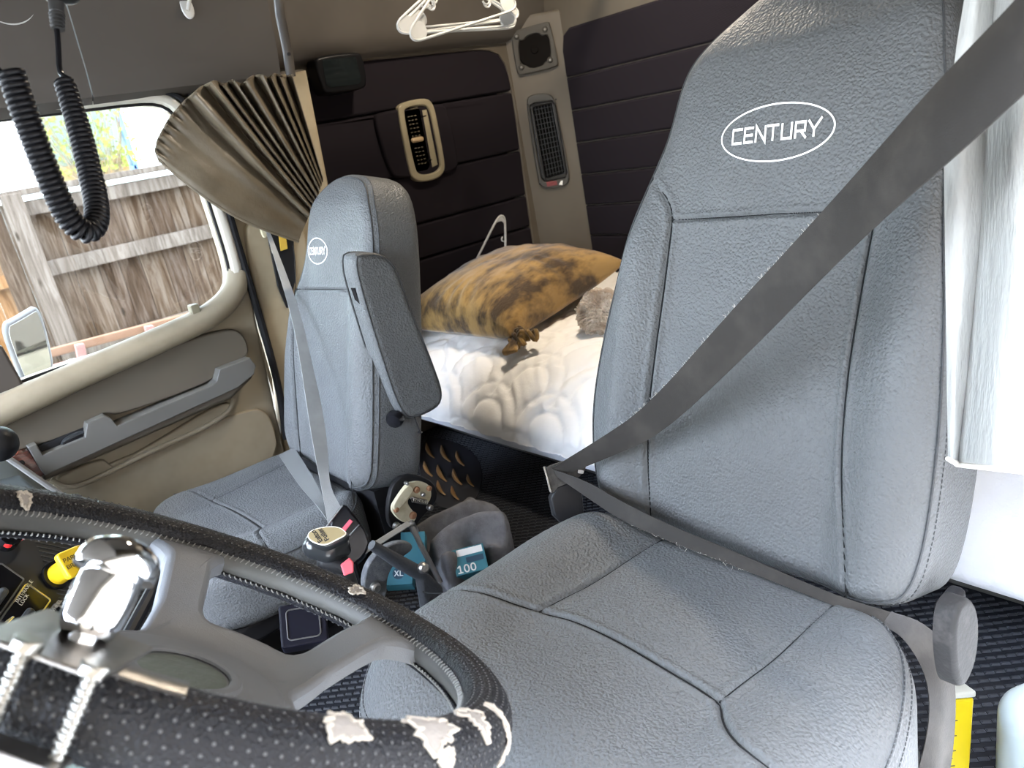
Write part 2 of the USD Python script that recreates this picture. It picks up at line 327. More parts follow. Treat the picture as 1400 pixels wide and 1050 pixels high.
# upper side wall leaning in over the trim
g = np.array([[(x, YS + .01 - y, z) for x in np.linspace(.98, 2.5, 12)] for y, z in ((0, .312), (.02, .318), (.05, .36), (.10, .62), (.2, .98), (.4, 1.12))], float)
struct('wall_sleeper_upper', shell(g[:, ::-1], -.03), TAUPE_DK)
struct('trim_1', rbox((1.4, .03, .018), .007, np.array([[1, 0, 0, 1.78], [0, 1, 0, YS - .004], [0, 0, 1, .306], [0, 0, 0, 1.]])), WALLP)
# corner pillar (chamfer)
cA = P(700, 80, Y=YS)[:2]; cA = np.array([2.088, YS]); nC = np.array([-1, -1, 0]) / math.sqrt(2)
oC = np.array([cA[0] - .012, cA[1] - .012, 0]); TC = frame(oC, nC)
pill = polypx(TC, [(694, 78), (760, 40), (784, 62), (815, 345), (850, 560), (795, 560), (748, 345), (727, 250)])
px0 = polypx(TC, [(700, 200), (795, 200)])
w0, w1 = px0[0][0], px0[1][0]
ppoly = [(w0 - .03, -.8), (w1 + .05, -.8), (w1 + .05, .36), (w0 - .03, .36)]
struct('trim_2', slab(ppoly, .03, .012, T=frame(oC - nC * .03, nC)), WALLP)
# rear wall with its own navy panel
def xslab(yz, x_back, th, bevel=.003, holes=()):     # plate in the yz plane, front towards -x
    T = np.eye(4); T[:3, 0] = (0, -1, 0); T[:3, 1] = (0, 0, 1); T[:3, 2] = (-1, 0, 0); T[:3, 3] = (x_back, 0, 0)
    return slab([(-y, z) for y, z in yz], th, bevel, holes, T)
XB = 2.21
rh = [(P(x, y, X=XB)[1], P(x, y, X=XB)[2]) for x, y in ((776, 60), (782, 40), (800, 32), (890, 3), (1000, -35))] 
ztop = rh[3][1]
rp = [(2.20, -.8), (2.20, ztop - .07), (2.185, ztop - .02), (2.15, ztop), (.3, ztop), (.3, -.8)]
struct('wall_sleeper_rear', xslab([(.15, FL), (2.4, FL), (2.4, 1.1), (.15, 1.1)], XB + .05, .045, .002), WALLP)
rg = Polygon(rp)
rs = [ztop + .1, .12, 0.0, -.12, -.24, -.36, -.48, -.8]
for a, b in zip(rs[:-1], rs[1:]):
    g = rg.intersection(shapely.box(.2, b + .002, 2.4, a - .002))
    if g.area > .001: obj('quilted_panel', xslab(list(g.exterior.coords)[:-1], XB + .01, .022, .008), NAVY, '/World/wall_sleeper_rear')
# roof, driver side wall behind the door, front header over the windscreen
struct('ceiling', box(-1.0, 2.45, .0, 2.5, .95, 1.0), TAUPE_DK)
struct('wall_driver_side', cat(box(1.02, 2.4, .1, .16, FL, 1.0), box(-1.0, 1.05, .0, .12, .24, 1.0)), WALLP)
struct('wall_front', cat(box(-.85, -.75, .1, 2.2, .88, 1.0), box(-.85, -.75, .1, 2.2, FL, -.40)), TAUPE)
struct('trim_3', cat(tube([(-1.0, .16, .6), (-.85, .13, .1), (-.62, .1, -.4), (-.55, .1, -1.0)], .05), tube([(-1.0, 2.12, .6), (-.8, 2.12, .1), (-.5, 2.12, -.4)], .05)), TAUPE)

# header panel over the passenger door, with its seam, louvres and trims
zb = P(200, 124, Y=YD)[2]
def header(y0, y1): return np.array([[(x, y, z) for x in np.linspace(y0, y1, 10)] for y, z in ((YD + .004, zb + .004), (YD - .002, zb), (YD - .014, zb + .006), (YD - .03, zb + .06), (YD - .10, .75), (YD - .14, 1.0))])
xs_ = P(110, 75, Y=YD - .05)[0]
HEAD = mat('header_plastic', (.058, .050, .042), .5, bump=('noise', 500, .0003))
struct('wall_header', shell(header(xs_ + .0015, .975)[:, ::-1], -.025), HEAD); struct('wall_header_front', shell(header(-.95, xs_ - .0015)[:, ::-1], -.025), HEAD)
struct('trim_4', tube([P(398, 104, Y=YD - .035), P(393, 70, Y=YD - .035), P(383, 20, Y=YD - .05), P(378, -30, Y=YD - .07), P(368, -120, Y=YD - .1)], .013), HEAD)
for k in range(9):
    a = P(322 + k * 4.9, 0, Y=YD - .062); b = P(322 + k * 4.9 + 2.4, 11 - .0 * k, Y=YD - .058)
    obj('louvre', rod(a + (0, .003, 0), b + (0, .003, 0), .0035, 6), BLACK, '/World/wall_header')
screw = lathe([(0, .003), (.004, .003), (.0055, .0012), (.006, 0), (0, 0)], 14)
struct('trim_5', cat(tf(screw, frame(P(395, 74, Y=YD - .045), (0, -1, .1)))), BLACK)

# passenger door: frame, glass, panels (traced on the door's own plane)
YF = YD
win = ypoly([(-60, 171), (0, 163), (110, 151), (200, 140), (230, 145), (252, 172), (290, 285), (318, 375), (313, 400), (272, 430), (160, 478), (34, 520), (-40, 552)], YF)
win_s = smooth_poly(win, 110, 2)
dx0, dx1 = -.12, P(345, 400, Y=YF)[0]
door_out = [(dx0, -1.0), (P(383, 620, Y=YF)[0], -1.0), (P(378, 560, Y=YF)[0], -.62), (P(320, 290, Y=YF)[0], -.085), (P(300, 225, Y=YF)[0], .05), (P(262, 128, Y=YF)[0], zb - .02), (dx0, zb + .01)]
DOORP = mat('door_plastic', (.29, .247, .175), .5, bump=('noise', 600, .0003), var=((.225, .188, .128), 6, .45, .72), rvar=(.6, 12))
d1 = '/World/door_1'
struct('door_1', yslab(door_out, YF + .06, .06, .010, [win_s]), DOORP)
CREAM = mat('door_frame_paint', (.52, .49, .42), .4)
wc = np.array([(x, YF + .008, z) for x, z in win_s])
obj('window_channel', tube(wc, .0045, 8, True), BLACK, d1)
# bright inner frame of the window: a swept round-edged return
obj('window_frame', tube(np.array([(x, YF - .004, z) for x, z in np.array(Polygon(win_s).buffer(.016).exterior.coords)[::2]]), .015, 10, True), CREAM, d1)
roll = curve([P(-60, 590, Y=YF - .03), P(0, 562, Y=YF - .03), P(120, 507, Y=YF - .03), P(220, 464, Y=YF - .03), P(290, 432, Y=YF - .02), P(322, 400, Y=YF - .0), P(326, 372, Y=YF + .01)], 50)
obj('sill_roll', tube(roll, np.linspace(.035, .030, 50), 16), DOORP, d1)
ins = ypoly([(-30, 604), (24, 568), (140, 512), (250, 466), (305, 451), (325, 450), (337, 464), (342, 488), (300, 503), (296, 520), (160, 570), (146, 563), (118, 577), (116, 592), (36, 612), (-30, 640)], YF - .025)
obj('insert_panel', yslab(smooth_poly(ins, 120, 2), YF, .028, .006), TAUPE, d1)
arm = ypoly([(38, 612), (50, 607), (58, 622), (116, 598), (119, 579), (144, 568), (152, 572), (160, 582), (290, 527), (296, 521), (300, 505), (342, 489), (350, 500), (347, 512), (325, 530), (62, 650), (55, 642)], YF - .06)
obj('armrest', yslab(rpoly(arm, .0025), YF, .062, .0022), mat('armrest_plastic', (.10, .097, .088), .45, bump=('noise', 500, .0003)), d1)
arm2 = ypoly([(57, 640), (325, 524), (349, 505), (345, 518), (318, 545), (62, 658)], YF - .05)
obj('armrest_edge', yslab(arm2, YF, .054, .012), TAUPE, d1)
cup = ypoly([(50, 610), (120, 582), (124, 600), (66, 628)], YF - .03)
obj('handle_recess', yslab(cup, YF, .034, .003), mat('recess', (.012, .013, .015), .5, spec=.2), d1)
hdl = obj('door_handle', yslab(smooth_poly(ypoly([(82, 603), (112, 588), (121, 592), (122, 600), (87, 618)], YF - .045), 50), YF - .02, .026, .006), mat('handle_dark', (.022, .024, .026), .4, spec=.3), d1)
obj('finger_slot', yslab(ypoly([(86, 606), (113, 593), (114, 600), (88, 613)], YF - .05), YF - .03, .0185, .001), GLOSS, hdl)
WOOD = mat('burl_wood', (.10, .022, .012), .18, coat=.6, var=((.035, .010, .007), 30, .35, .65), scale_xyz=(1, 1, 4))
sw_ = obj('wood_trim', yslab(ypoly([(11, 626), (38, 615), (62, 648), (42, 658)], YF - .055), YF, .06, .004), WOOD, d1)
obj('lock_switch', yslab(smooth_poly(ypoly([(21, 634), (31, 628), (36, 634), (24, 641)], YF - .062), 30), YF - .05, .014, .002), GLOSS, sw_)
pk = ypoly([(70, 655), (140, 625), (150, 636), (165, 640), (176, 625), (200, 612), (310, 545), (318, 560), (300, 575), (170, 640), (110, 668), (85, 668)], YF - .012)
obj('map_pocket', yslab(smooth_poly(pk, 120), YF, .014, .005), DOORP, d1)
obj('pocket_lip', tube(curve([P(70, 655, Y=YF - .016), P(88, 667, Y=YF - .018), P(112, 664, Y=YF - .02), P(200, 620, Y=YF - .02), P(290, 580, Y=YF - .018), P(316, 560, Y=YF - .016), P(319, 545, Y=YF - .014)], 50), .006, 8), DOORP, d1)
lower = ypoly([(-20, 690), (60, 672), (330, 560), (372, 560), (384, 640), (200, 720), (0, 800)], YF - .01)
obj('lower_panel', yslab(smooth_poly(lower, 80), YF, .010, .004), DOORP, d1)
obj('sill_clip', yslab(rpoly(ypoly([(260, 418), (272, 415), (277, 432), (265, 437)], YF - .04), .004), YF - .015, .025, .003), mat('olive_plastic', (.20, .18, .12), .5), d1)
obj('sealing_strip', tube(curve([P(262, 128, Y=YF - .01), P(300, 240, Y=YF - .01), P(312, 290, Y=YF - .01), P(345, 400, Y=YF - .012), P(380, 520, Y=YF - .015), P(392, 600, Y=YF - .015)], 60), .010, 8), RUBBER, d1)
GLASS = usdkit.material(stage, '/World/Looks/pane_glass', {"t": ("transparent_bsdf", {"color": (.88, .90, .89)}), "g": ("glossy_bsdf", {"roughness": .02}), "f": ("fresnel", {"IOR": 1.45}), "m": ("mix_closure", {})}, [("f.fac", "m.fac"), ("t.BSDF", "m.closure1"), ("g.BSDF", "m.closure2")], surface="m.closure")
struct('window_1', yslab(win_s, YF + .03, .005, 0), GLASS)
# door head: black seal above the glass
obj('head_seal', tube(curve([P(-60, 160, Y=YF - .016), P(100, 138, Y=YF - .016), P(205, 124, Y=YF - .016), P(244, 128, Y=YF - .016), P(268, 158, Y=YF - .016)], 40, 2), .007, 8), RUBBER, d1)
# B-pillar behind the door with its inset cover
bp = ypoly([(300, 225), (262, 128), (420, 95), (450, 250), (470, 420), (480, 660), (392, 660), (380, 520), (345, 400), (312, 290)], YF + .01)
struct('trim_6', yslab(bp, YF + .05, .04, .01), mat('pillar_plastic', (.40, .33, .215), .5, bump=('noise', 600, .0003), var=((.33, .265, .17), 6, .4, .7)))
ip = ypoly([(334, 320), (340, 303), (356, 298), (430, 292), (440, 660), (402, 640), (390, 560), (350, 400)], YF - .005)
obj('pillar_cover', yslab(smooth_poly(ip, 90), YF + .012, .019, .008), TAN, '/World/trim_6')
obj('belt_slot', yslab(rpoly(ypoly([(361, 297), (386, 302), (402, 330), (404, 385), (394, 425), (380, 392)], YF - .012), .004), YF - .006, .006, .002), BLACK, '/World/trim_6')
struct('wall_behind_door', box(.95, .985, YD + .02, YS + .05, FL, .97), WALLP)
struct('wall_sleeper_outer', cat(box(.95, 2.5, YS + .05, YS + .07, FL, 1.0), box(XB + .052, XB + .07, .1, 2.45, FL, 1.0)), mat('panel_backing', (.006, .006, .009), .95))

# bunk base, recessed under the mattress
struct('trim_8', box(.745, .97, YD + .065, YD + .085, FL, .0), WALLP)
struct('trim_7', box(1.392, 2.2, .2, 2.33, FL, -.84), mat('bunk_base_grey', (.085, .085, .08), .5))

# unseen lamp on the sleeper ceiling, added to brighten the bunk
cl = thing('ceiling_lamp', 'round warm ceiling lamp over the bunk, unseen and added to brighten it', 'lamp', (1.62, 1.5, .95))
TLm = frame((1.62, 1.5, .95), (0, 0, -1), (1, 0, 0))
obj('housing', lathe([(.088, 0), (.115, 0), (.115, .022), (.10, .034), (.088, .034), (.088, 0)], 40, TLm), GREYP, cl)
obj('lens', lathe([(0, .03), (.05, .029), (.088, .022), (.088, .005), (0, .005)], 40, TLm), usdkit.material(stage, '/World/Looks/lamp_glow', {"e": ("emission", {"color": (1, .86, .68), "strength": 25.0})}, surface="e.emission"), cl)
struct('door_2', rbox((.06, .95, 1.2), .02, np.array([[1, 0, 0, -.72], [0, 1, 0, -.50], [0, 0, 1, -.45], [0, 0, 0, 1.]])), DOORP)  # driver's own door standing open, unseen, added to block light

# unseen wall added along the driver's side to block sky light from the cab
struct('wall_neighbour', box(-9, 9, -3.9, -3.6, -2.25, 4.4), mat('sky_block_wall', (.16, .13, .10), .9))

struct('trim_9', cat(rbox((.92, 1.14, .66), .04, np.array([[1, 0, 0, -.30], [0, 1, 0, .64], [0, 0, 1, .60], [0, 0, 0, 1.]]))), TAUPE_DK, label='unseen overhead console added to shade the top of the driver seat')  # unseen console, added to keep windscreen light off the driver seat top
# ---------------------------------------------------------------- seats
def seat_frame(B, deg):
    t = math.radians(deg); T = np.eye(4)
    T[:3, 0] = (0, 1, 0); T[:3, 1] = (math.sin(t), 0, math.cos(t)); T[:3, 2] = (-math.cos(t), 0, math.sin(t)); T[:3, 3] = B; return T
def place(v, T): return np.asarray(v) @ T[:3, :3].T + T[:3, 3]
def split_pad(parent, m, T, regions, rest, mat_, smooth_n=True):
    """One upholstered pad cut along its seams into the leather panels it is sewn from."""
    v = m.vertices; f = m.faces; w = place(v, T)
    mm = trimesh.Trimesh(w, f, process=False)
    if mm.volume < 0: mm.invert()
    f = mm.faces; n = vnorm(mm); c = v[m.faces].mean(1); left = np.ones(len(f), bool)
    made = {}
    for name, poly, zmin in regions:
        k = left & shapely.contains_xy(Polygon(poly).buffer(0), c[:, 0], c[:, 1]) & (c[:, 2] > zmin)
        left &= ~k
        g, nn = sub_mesh(w, f, n, k)
        made[name] = obj(name.rstrip('0123456789'), g, mat_, parent, normals=nn)
    g, nn = sub_mesh(w, f, n, left); made[rest] = obj(rest, g, mat_, parent, normals=nn)
    return made
def stitches(lines, r=.0007, dash=.0042, gap=.0026):
    out = []
    for ln in lines:
        L = np.r_[0, np.cumsum(np.linalg.norm(np.diff(ln, axis=0), axis=1))]; s = 0
        while s + dash < L[-1]:
            q = np.stack([np.interp([s, s + dash / 2, s + dash], L, ln[:, k]) for k in range(3)], 1)
            out.append(tube(q, r, 4)); s += dash + gap
    return cat(*out)
# lettering for the embroidered seat badge: strokes on a 1-high grid
GLY = {'C': (.95, [[(1, .93), (.06, .93), (.06, .07), (1, .07)]]), 'E': (.85, [[(.9, .93), (.06, .93), (.06, .07), (.9, .07)], [(.06, .5), (.85, .5)]]),
       'N': (.95, [[(.07, 0), (.07, .97), (.93, .03), (.93, 1)]]), 'T': (.95, [[(-.1, .93), (.95, .93)], [(.45, .93), (.45, 0)]]),
       'U': (.95, [[(.07, 1), (.07, .07), (.9, .07), (.9, 1)]]), 'R': (.95, [[(.07, 0), (.07, .93), (.88, .93), (.88, .42), (.07, .42)], [(.52, .42), (1.0, -.02)]]),
       'Y': (1.0, [[(-.05, 1), (.45, .45), (.45, 0)], [(.45, .45), (1.05, 1.1)]])}
def word(text, wd=.165, gap=.24):
    x = 0; gs = []
    for ch in text:
        w, st = GLY[ch]
        for s in st: gs.append(LineString([(x + a, b) for a, b in s]).buffer(wd / 2, cap_style=2, join_style=2))
        x += w + gap
    return shapely.union_all(gs), x - gap
def badge(parent, T, top, cu, cv, W, Hh, tilt, lw, lh):
    g, tw = word('CENTURY')
    def put(shape, th):
        out = []
        for q in getattr(shape, 'geoms', [shape]):
            q = q.segmentize(.004); m = slab(np.array(q.exterior.coords)[:-1], th, 0, [np.array(r.coords)[:-1] for r in q.interiors])
            v = m.vertices; v[:, 2] += top(v[:, 0], v[:, 1]) + .0004; out.append(fixed(place(v, T), m.faces))
        return cat(*out)
    A = shapely.affinity
    g = A.translate(A.scale(g, lw / tw, lh, origin=(0, 0)), -lw / 2, -lh / 2)
    g = A.translate(A.scale(A.rotate(g, -tilt, origin=(0, 0)), -1, 1, origin=(0, 0)), cu, cv)      # the seat's u runs right to left for who faces it
    a = np.linspace(0, 2 * np.pi, 121); ring = LineString(np.stack([W / 2 * np.cos(a), Hh / 2 * np.sin(a)], 1)).buffer(.0011)
    ring = A.translate(A.scale(A.rotate(ring, -tilt, origin=(0, 0)), -1, 1, origin=(0, 0)), cu, cv)
    b = obj('embroidered_badge', put(ring, .0010), WHITE, parent, label='white embroidered oval ring around CENTURY')
    obj('lettering', put(g, .0010), WHITE, b)
def sm(x, a, b): t = np.clip((x - a) / (b - a), 0, 1); return t * t * (3 - 2 * t)

# --- driver seat
DS = thing('driver_seat', 'large grey leather driver seat nearest the camera with CENTURY oval badge and belt across it', 'seat', (.5, .57, FL))
TB = seat_frame((.772, .575, -.625), 20)
out = [(-.236, .02), (-.246, .086), (-.246, .2), (-.238, .30), (-.226, .42), (-.205, .56), (-.188, .65), (-.178, .72), (-.145, .785), (-.09, .81), (.02, .812), (.085, .79), (.135, .755), (.172, .718), (.198, .676), (.211, .605), (.230, .545), (.255, .457), (.284, .366), (.303, .271), (.309, .17), (.302, .10), (.284, .04), (.235, .006), (.15, -.008), (0, -.01), (-.15, -.008), (-.21, .0)]
out = smooth_poly(out, 460, 2)
s_left = curve([(.285, .560), (.221, .533), (.192, .51), (.176, .482), (.1755, .455), (.178, .361), (.180, .248), (.177, .134), (.157, -.02)], 60, 2)
s_right = curve([(-.222, .55), (-.185, .533), (-.150, .505), (-.130, .475), (-.129, .45), (-.125, .374), (-.122, .301), (-.125, .228), (-.133, .156), (-.143, .102), (-.158, .04), (-.171, -.02)], 60, 2)
s_mid = np.array([(.176, .471), (.10, .472), (0, .474), (-.129, .475)])
def dtop(u, v):
    c = u - .022
    z = .030 * sm(np.abs(c), .13, .21) * sm(v, .62, .40) * (1 - .55 * sm(np.abs(c), .215, .262)) + .012 * np.exp(-((v - .16) / .14) ** 2) * np.exp(-(c / .16) ** 2)
    z += .014 * np.exp(-((v - .62) / .12) ** 2) * np.exp(-(c / .17) ** 2) - .020 * sm(v, .69, .78)
    z += .003 * (meshkit.noise(np.stack([u * 14, v * 11, u * 0], -1), 3) - .5)
    return z
pm = pad(out, .135, .030, dtop, [(s_left, .0026, .0045), (s_right, .0026, .0045), (s_mid, .0024, .004)], M=150)
head = list(s_left[:25]) + [(.176, .471)] + list(s_mid) + [(-.129, .475)] + list(s_right[:25][::-1]) + [(-.30, .60), (-.30, .9), (.3, .9), (.30, .6)]
def upto(s, v): return [tuple(p) for p in s if p[1] <= v]
mid = [(.176, .471)] + list(s_mid) + upto(s_right, .474) + upto(s_left, .474)[::-1]
bl = [tuple(p) for p in s_left] + [(.4, -.05), (.4, .56)]; br = [tuple(p) for p in s_right] + [(-.4, -.05), (-.4, .56)]
hd = [tuple(p) for p in s_left if p[1] >= .471] + [tuple(p) for p in s_mid] + [tuple(p) for p in s_right if p[1] >= .474][::-1] + [(-.4, .56), (-.4, .9), (.4, .9), (.4, .56)]
bk = split_pad(DS, pm, TB, [('headrest_panel', hd, -.012), ('center_panel', mid, -.03), ('bolster', bl, -.012), ('bolster1', br, -.012)], 'seat_back_shell', LEATHER)
badge(DS, TB, dtop, .014, .580, .166, .0735, 0.5, .130, .0215)
# seam piping and double stitching down the door-side edge and over the top
def ontop(line, top, T, lift=0.0, z0=0.0): line = np.asarray(line); return place(np.c_[line, top(line[:, 0], line[:, 1]) + z0 + lift], T)
edge_l = [p for p in out]
def edge_line(off, z, sel): 
    g = np.array(Polygon(out).buffer(-off).exterior.coords); g = g[sel(g)]; return g
gE = np.array(Polygon(out).buffer(-.007).exterior.coords)[:-1]; k0 = np.argmin(((gE - (.0, -.004)) ** 2).sum(1)); gE = np.roll(gE, -k0, 0)
gF = np.array(Polygon(out).buffer(-.002).exterior.coords)[:-1]; k0 = np.argmin(((gF - (.0, -.01)) ** 2).sum(1)); gF = np.roll(gF, -k0, 0)
def padz(d, r=.030): return -r + r * np.sqrt(np.clip(1 - ((r - d) / r) ** 2, 0, 1))
THREAD = mat('dark_thread', (.035, .037, .039), .7)
l1 = place(np.c_[gE, dtop(gE[:, 0], gE[:, 1]) + padz(.007) + .0004], TB); l2 = place(np.c_[gF, dtop(gF[:, 0], gF[:, 1]) + padz(.002) - .002], TB)
obj('edge_piping', tube(place(np.c_[np.array(Polygon(out).buffer(-.0042).exterior.coords)[:-1][::2], 0 * gE[:0, :1].sum() + np.zeros(len(np.array(Polygon(out).buffer(-.0042).exterior.coords)[:-1][::2]))] + [0, 0, padz(.0042) + .0], TB) if False else resample(l1, 300), .0016, 6), LEATHER_DK, DS)
obj('stitching', stitches([resample(l1, 300) + TB[:3, 2] * .0012, resample(l2, 300)]), THREAD, DS, kind='stuff')
SEAM = mat('seam_dark_thread', (.018, .019, .020), .8, spec=.1)  # dark thread for the sunken seam lines
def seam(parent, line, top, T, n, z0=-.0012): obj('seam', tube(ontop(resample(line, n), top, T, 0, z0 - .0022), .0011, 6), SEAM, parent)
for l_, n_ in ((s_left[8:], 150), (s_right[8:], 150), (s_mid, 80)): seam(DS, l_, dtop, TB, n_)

# cushion
TCu = np.eye(4); TCu[:3, 3] = (.0, 0, -.615); th = math.radians(2.5)
co = [(.735, .83), (.70, .858), (.66, .872), (.60, .874), (.5, .868), (.40, .856), (.31, .838), (.262, .80), (.248, .74), (.244, .6), (.246, .45), (.26, .34), (.30, .272), (.36, .25), (.45, .246), (.54, .252), (.61, .268), (.67, .29), (.705, .315), (.735, .35), (.76, .42), (.765, .57), (.76, .74)]
co = smooth_poly(co, 460, 2)
c_f = curve([(.42, .885), (.443, .845), (.461, .792), (.482, .742), (.505, .705), (.52, .66), (.523, .59), (.52, .51), (.518, .455), (.513, .423), (.492, .408), (.468, .38), (.452, .345), (.442, .23)], 70, 2)
c_l = np.array([(.506, .703), (.58, .692), (.70, .685), (.78, .68)]); c_r = np.array([(.514, .426), (.589, .418), (.705, .412), (.78, .41)])
def ctop(x, y):
    c = np.abs(y - .56)
    z = .026 * sm(c, .12, .22) * (1 - .7 * sm(c, .235, .30)) * sm(x, .30, .50) + .018 * np.exp(-((x - .36) / .10) ** 2) + .010 * np.exp(-((x - .6) / .09) ** 2 - (c / .11) ** 2)
    z -= .035 * sm(x, .34, .23) 
    return z + .004 * (meshkit.noise(np.stack([x * 13, y * 12, x * 0 + 4], -1), 5) - .5)
cm = pad(co, .15, .042, ctop, [(c_f, .0028, .0045), (c_l, .0026, .004), (c_r, .0026, .004)], M=140)
fl = [(x, y) for x, y in c_f]
front = fl + [(.1, .2), (.1, .9)]
mid = [(.506, .703)] + [tuple(p) for p in c_l[1:]] + [tuple(p) for p in c_r[::-1]] + [p for p in fl if .423 < p[1] < .705][::-1]
left = [p for p in fl if p[1] >= .703] + [tuple(p) for p in c_l] + [(.85, .95), (.42, .95)]
right = [p for p in fl if p[1] <= .424][::-1] + [tuple(p) for p in c_r] + [(.85, .2), (.44, .2)]
split_pad(DS, cm, TCu, [('center_cushion_panel', mid, -.03), ('thigh_panel', front, -.02), ('cushion_bolster', left, -.02), ('cushion_bolster1', right, -.02)], 'cushion_boxing', LEATHER)
gC = np.array(Polygon(co).buffer(-.011).exterior.coords)[:-1]; gD = np.array(Polygon(co).buffer(-.0045).exterior.coords)[:-1]
e1 = place(np.c_[gC, ctop(gC[:, 0], gC[:, 1]) * .92 + padz(.011, .042) + .0006], TCu); e2 = place(np.c_[gD, ctop(gD[:, 0], gD[:, 1]) * .8 + padz(.0045, .042) + .0006], TCu)
obj('cushion_piping', tube(resample(np.vstack([e1, e1[:1]]), 320)[:-1] - (0, 0, .0008), .0018, 6, True), LEATHER, DS)
obj('cushion_stitching', stitches([resample(np.vstack([e1, e1[:1]]), 320) + (0, 0, .001), resample(np.vstack([e2, e2[:1]]), 320)]), THREAD, DS, kind='stuff')
for l_, n_ in ((c_f, 180), (c_l, 60), (c_r, 60)): seam(DS, np.asarray(l_)[2:-2] if len(l_) > 9 else np.asarray(l_), ctop, TCu, n_)
# frame under the cushion, suspension, hinge cover by the door
obj('seat_pan', rbox((.46, .50, .05), .015, tf(trimesh.Trimesh(), np.eye(4)) and None or np.array([[1, 0, 0, .50], [0, 1, 0, .56], [0, 0, 1, -.785], [0, 0, 0, 1.]])), BLACK, DS)
obj('suspension_base', cat(box(.34, .70, .40, .74, FL + .008, -.95), box(.38, .66, .44, .70, -.95, -.80)), BLACK, DS)
hc = polypx(frame((0, .24, 0), (0, -1, 0)), [(1326, 818), (1338, 822), (1344, 850), (1342, 890), (1334, 922), (1320, 947), (1312, 930), (1308, 880), (1312, 838)])
obj('hinge_cover', slab(smooth_poly(hc, 60, 2), .020, .006, T=frame((0, .262, 0), (0, -1, 0))), mat('scuffed_grey_plastic', (.018, .0175, .0175), .55, spec=.2, bump=('noise', 120, .0008), var=((.045, .042, .041), 45, .55, .75)), DS)
obj('hinge_arm', rbox((.05, .02, .09), .008, np.array([[1, 0, 0, .815], [0, 1, 0, .315], [0, 0, 1, -.655], [0, 0, 0, 1.]])), BLACK, DS)
for y_ in (.80, .38): obj('recliner_bracket', box(.70, .79, y_, y_ + .012, -.80, -.665), BLACK, DS)

# --- passenger seat
PX, PY, PZ = .6316, 1.64, -.70
PS = thing('passenger_seat', 'smaller grey leather passenger seat beside the far door with folded-up armrest', 'seat', (.5, 1.64, FL))
TP = seat_frame((PX, PY + .0, PZ), 17)
po = [(-.245, .03), (-.25, .13), (-.245, .3), (-.235, .42), (-.222, .53), (-.205, .61), (-.175, .665), (-.13, .69), (-.06, .70), (.0, .692), (.055, .665), (.085, .62), (.098, .55), (.115, .48), (.158, .36), (.185, .22), (.186, .13), (.165, .05), (.10, .012), (-.05, 0), (-.19, .005)]
po = smooth_poly(po, 360, 2)
q_l = curve([(.165, .54), (.14, .50), (.125, .46), (.118, .435), (.116, .3), (.112, .213), (.09, -.02)], 50, 2)
q_r = curve([(-.30, .52), (-.22, .50), (-.165, .475), (-.143, .445), (-.142, .36), (-.15, .27), (-.175, .15), (-.20, -.02)], 50, 2)
q_m = np.array([(.118, .436), (-.143, .445)])
def ptop(u, v):
    c = u + .025
    z = .026 * sm(np.abs(c), .09, .16) * sm(v, .56, .36) * (1 - .6 * sm(np.abs(c), .17, .22)) + .012 * np.exp(-((v - .57) / .10) ** 2) * np.exp(-(c / .12) ** 2) - .016 * sm(v, .62, .70)
    return z + .002 * (meshkit.noise(np.stack([u * 14, v * 11, u * 0], -1), 8) - .5)
pm = pad(po, .13, .030, ptop, [(q_l, .0026, .004), (q_r, .0022, .003), (q_m, .0022, .004)], M=110)
hd = [tuple(p) for p in q_l if p[1] >= .437] + [tuple(p) for p in q_m] + [tuple(p) for p in q_r if p[1] >= .445][::-1] + [(-.4, .52), (-.4, .9), (.4, .9), (.4, .54)]
mid = [tuple(p) for p in q_m] + upto(q_r, .445) + upto(q_l, .436)[::-1]
bl = [tuple(p) for p in q_l] + [(.4, -.05), (.4, .54)]; br = [tuple(p) for p in q_r] + [(-.4, -.05), (-.4, .52)]
split_pad(PS, pm, TP, [('headrest_panel', hd, -.012), ('center_panel', mid, -.03), ('bolster', bl, -.012), ('bolster1', br, -.012)], 'seat_back_shell', LEATHER)
badge(PS, TP, ptop, .012, .527, .108, .058, -1.0, .088, .0165)
gE = np.array(Polygon(po).buffer(-.008).exterior.coords)[:-1]; l1 = place(np.c_[gE, ptop(gE[:, 0], gE[:, 1]) + padz(.008) + .0006], TP)
gF = np.array(Polygon(po).buffer(-.002).exterior.coords)[:-1]; l2 = place(np.c_[gF, ptop(gF[:, 0], gF[:, 1]) + padz(.002) - .001], TP)
obj('edge_piping', cat(tube(resample(l1, 240)[:-1], .0022, 6, True), tube(resample(l2, 240)[:-1], .0018, 6, True)), LEATHER_DK, PS)
for l_, n_ in ((q_l, 120), (q_r[6:], 120), (q_m, 60)): seam(PS, l_, ptop, TP, n_, -.0002)
# cushion with its seams
pc = [(.66, 1.88), (.60, 1.925), (.5, 1.93), (.40, 1.91), (.30, 1.87), (.24, 1.80), (.225, 1.66), (.24, 1.48), (.28, 1.42), (.36, 1.392), (.46, 1.39), (.56, 1.40), (.62, 1.43), (.655, 1.50), (.665, 1.66), (.665, 1.80)]
pc = smooth_poly(pc, 340, 2)
k_f = curve([(.35, 1.94), (.374, 1.90), (.395, 1.845), (.41, 1.80), (.425, 1.76), (.435, 1.66), (.437, 1.56), (.434, 1.53), (.420, 1.508), (.405, 1.48), (.395, 1.38)], 60, 2)
k_l = np.array([(.416, 1.792), (.5, 1.802), (.68, 1.815)]); k_r = np.array([(.437, 1.533), (.52, 1.522), (.68, 1.52)])
def kt(x, y):
    c = np.abs(y - 1.66); return .022 * sm(c, .10, .19) * (1 - .7 * sm(c, .20, .26)) + .014 * np.exp(-((x - .33) / .08) ** 2) - .03 * sm(x, .31, .21)
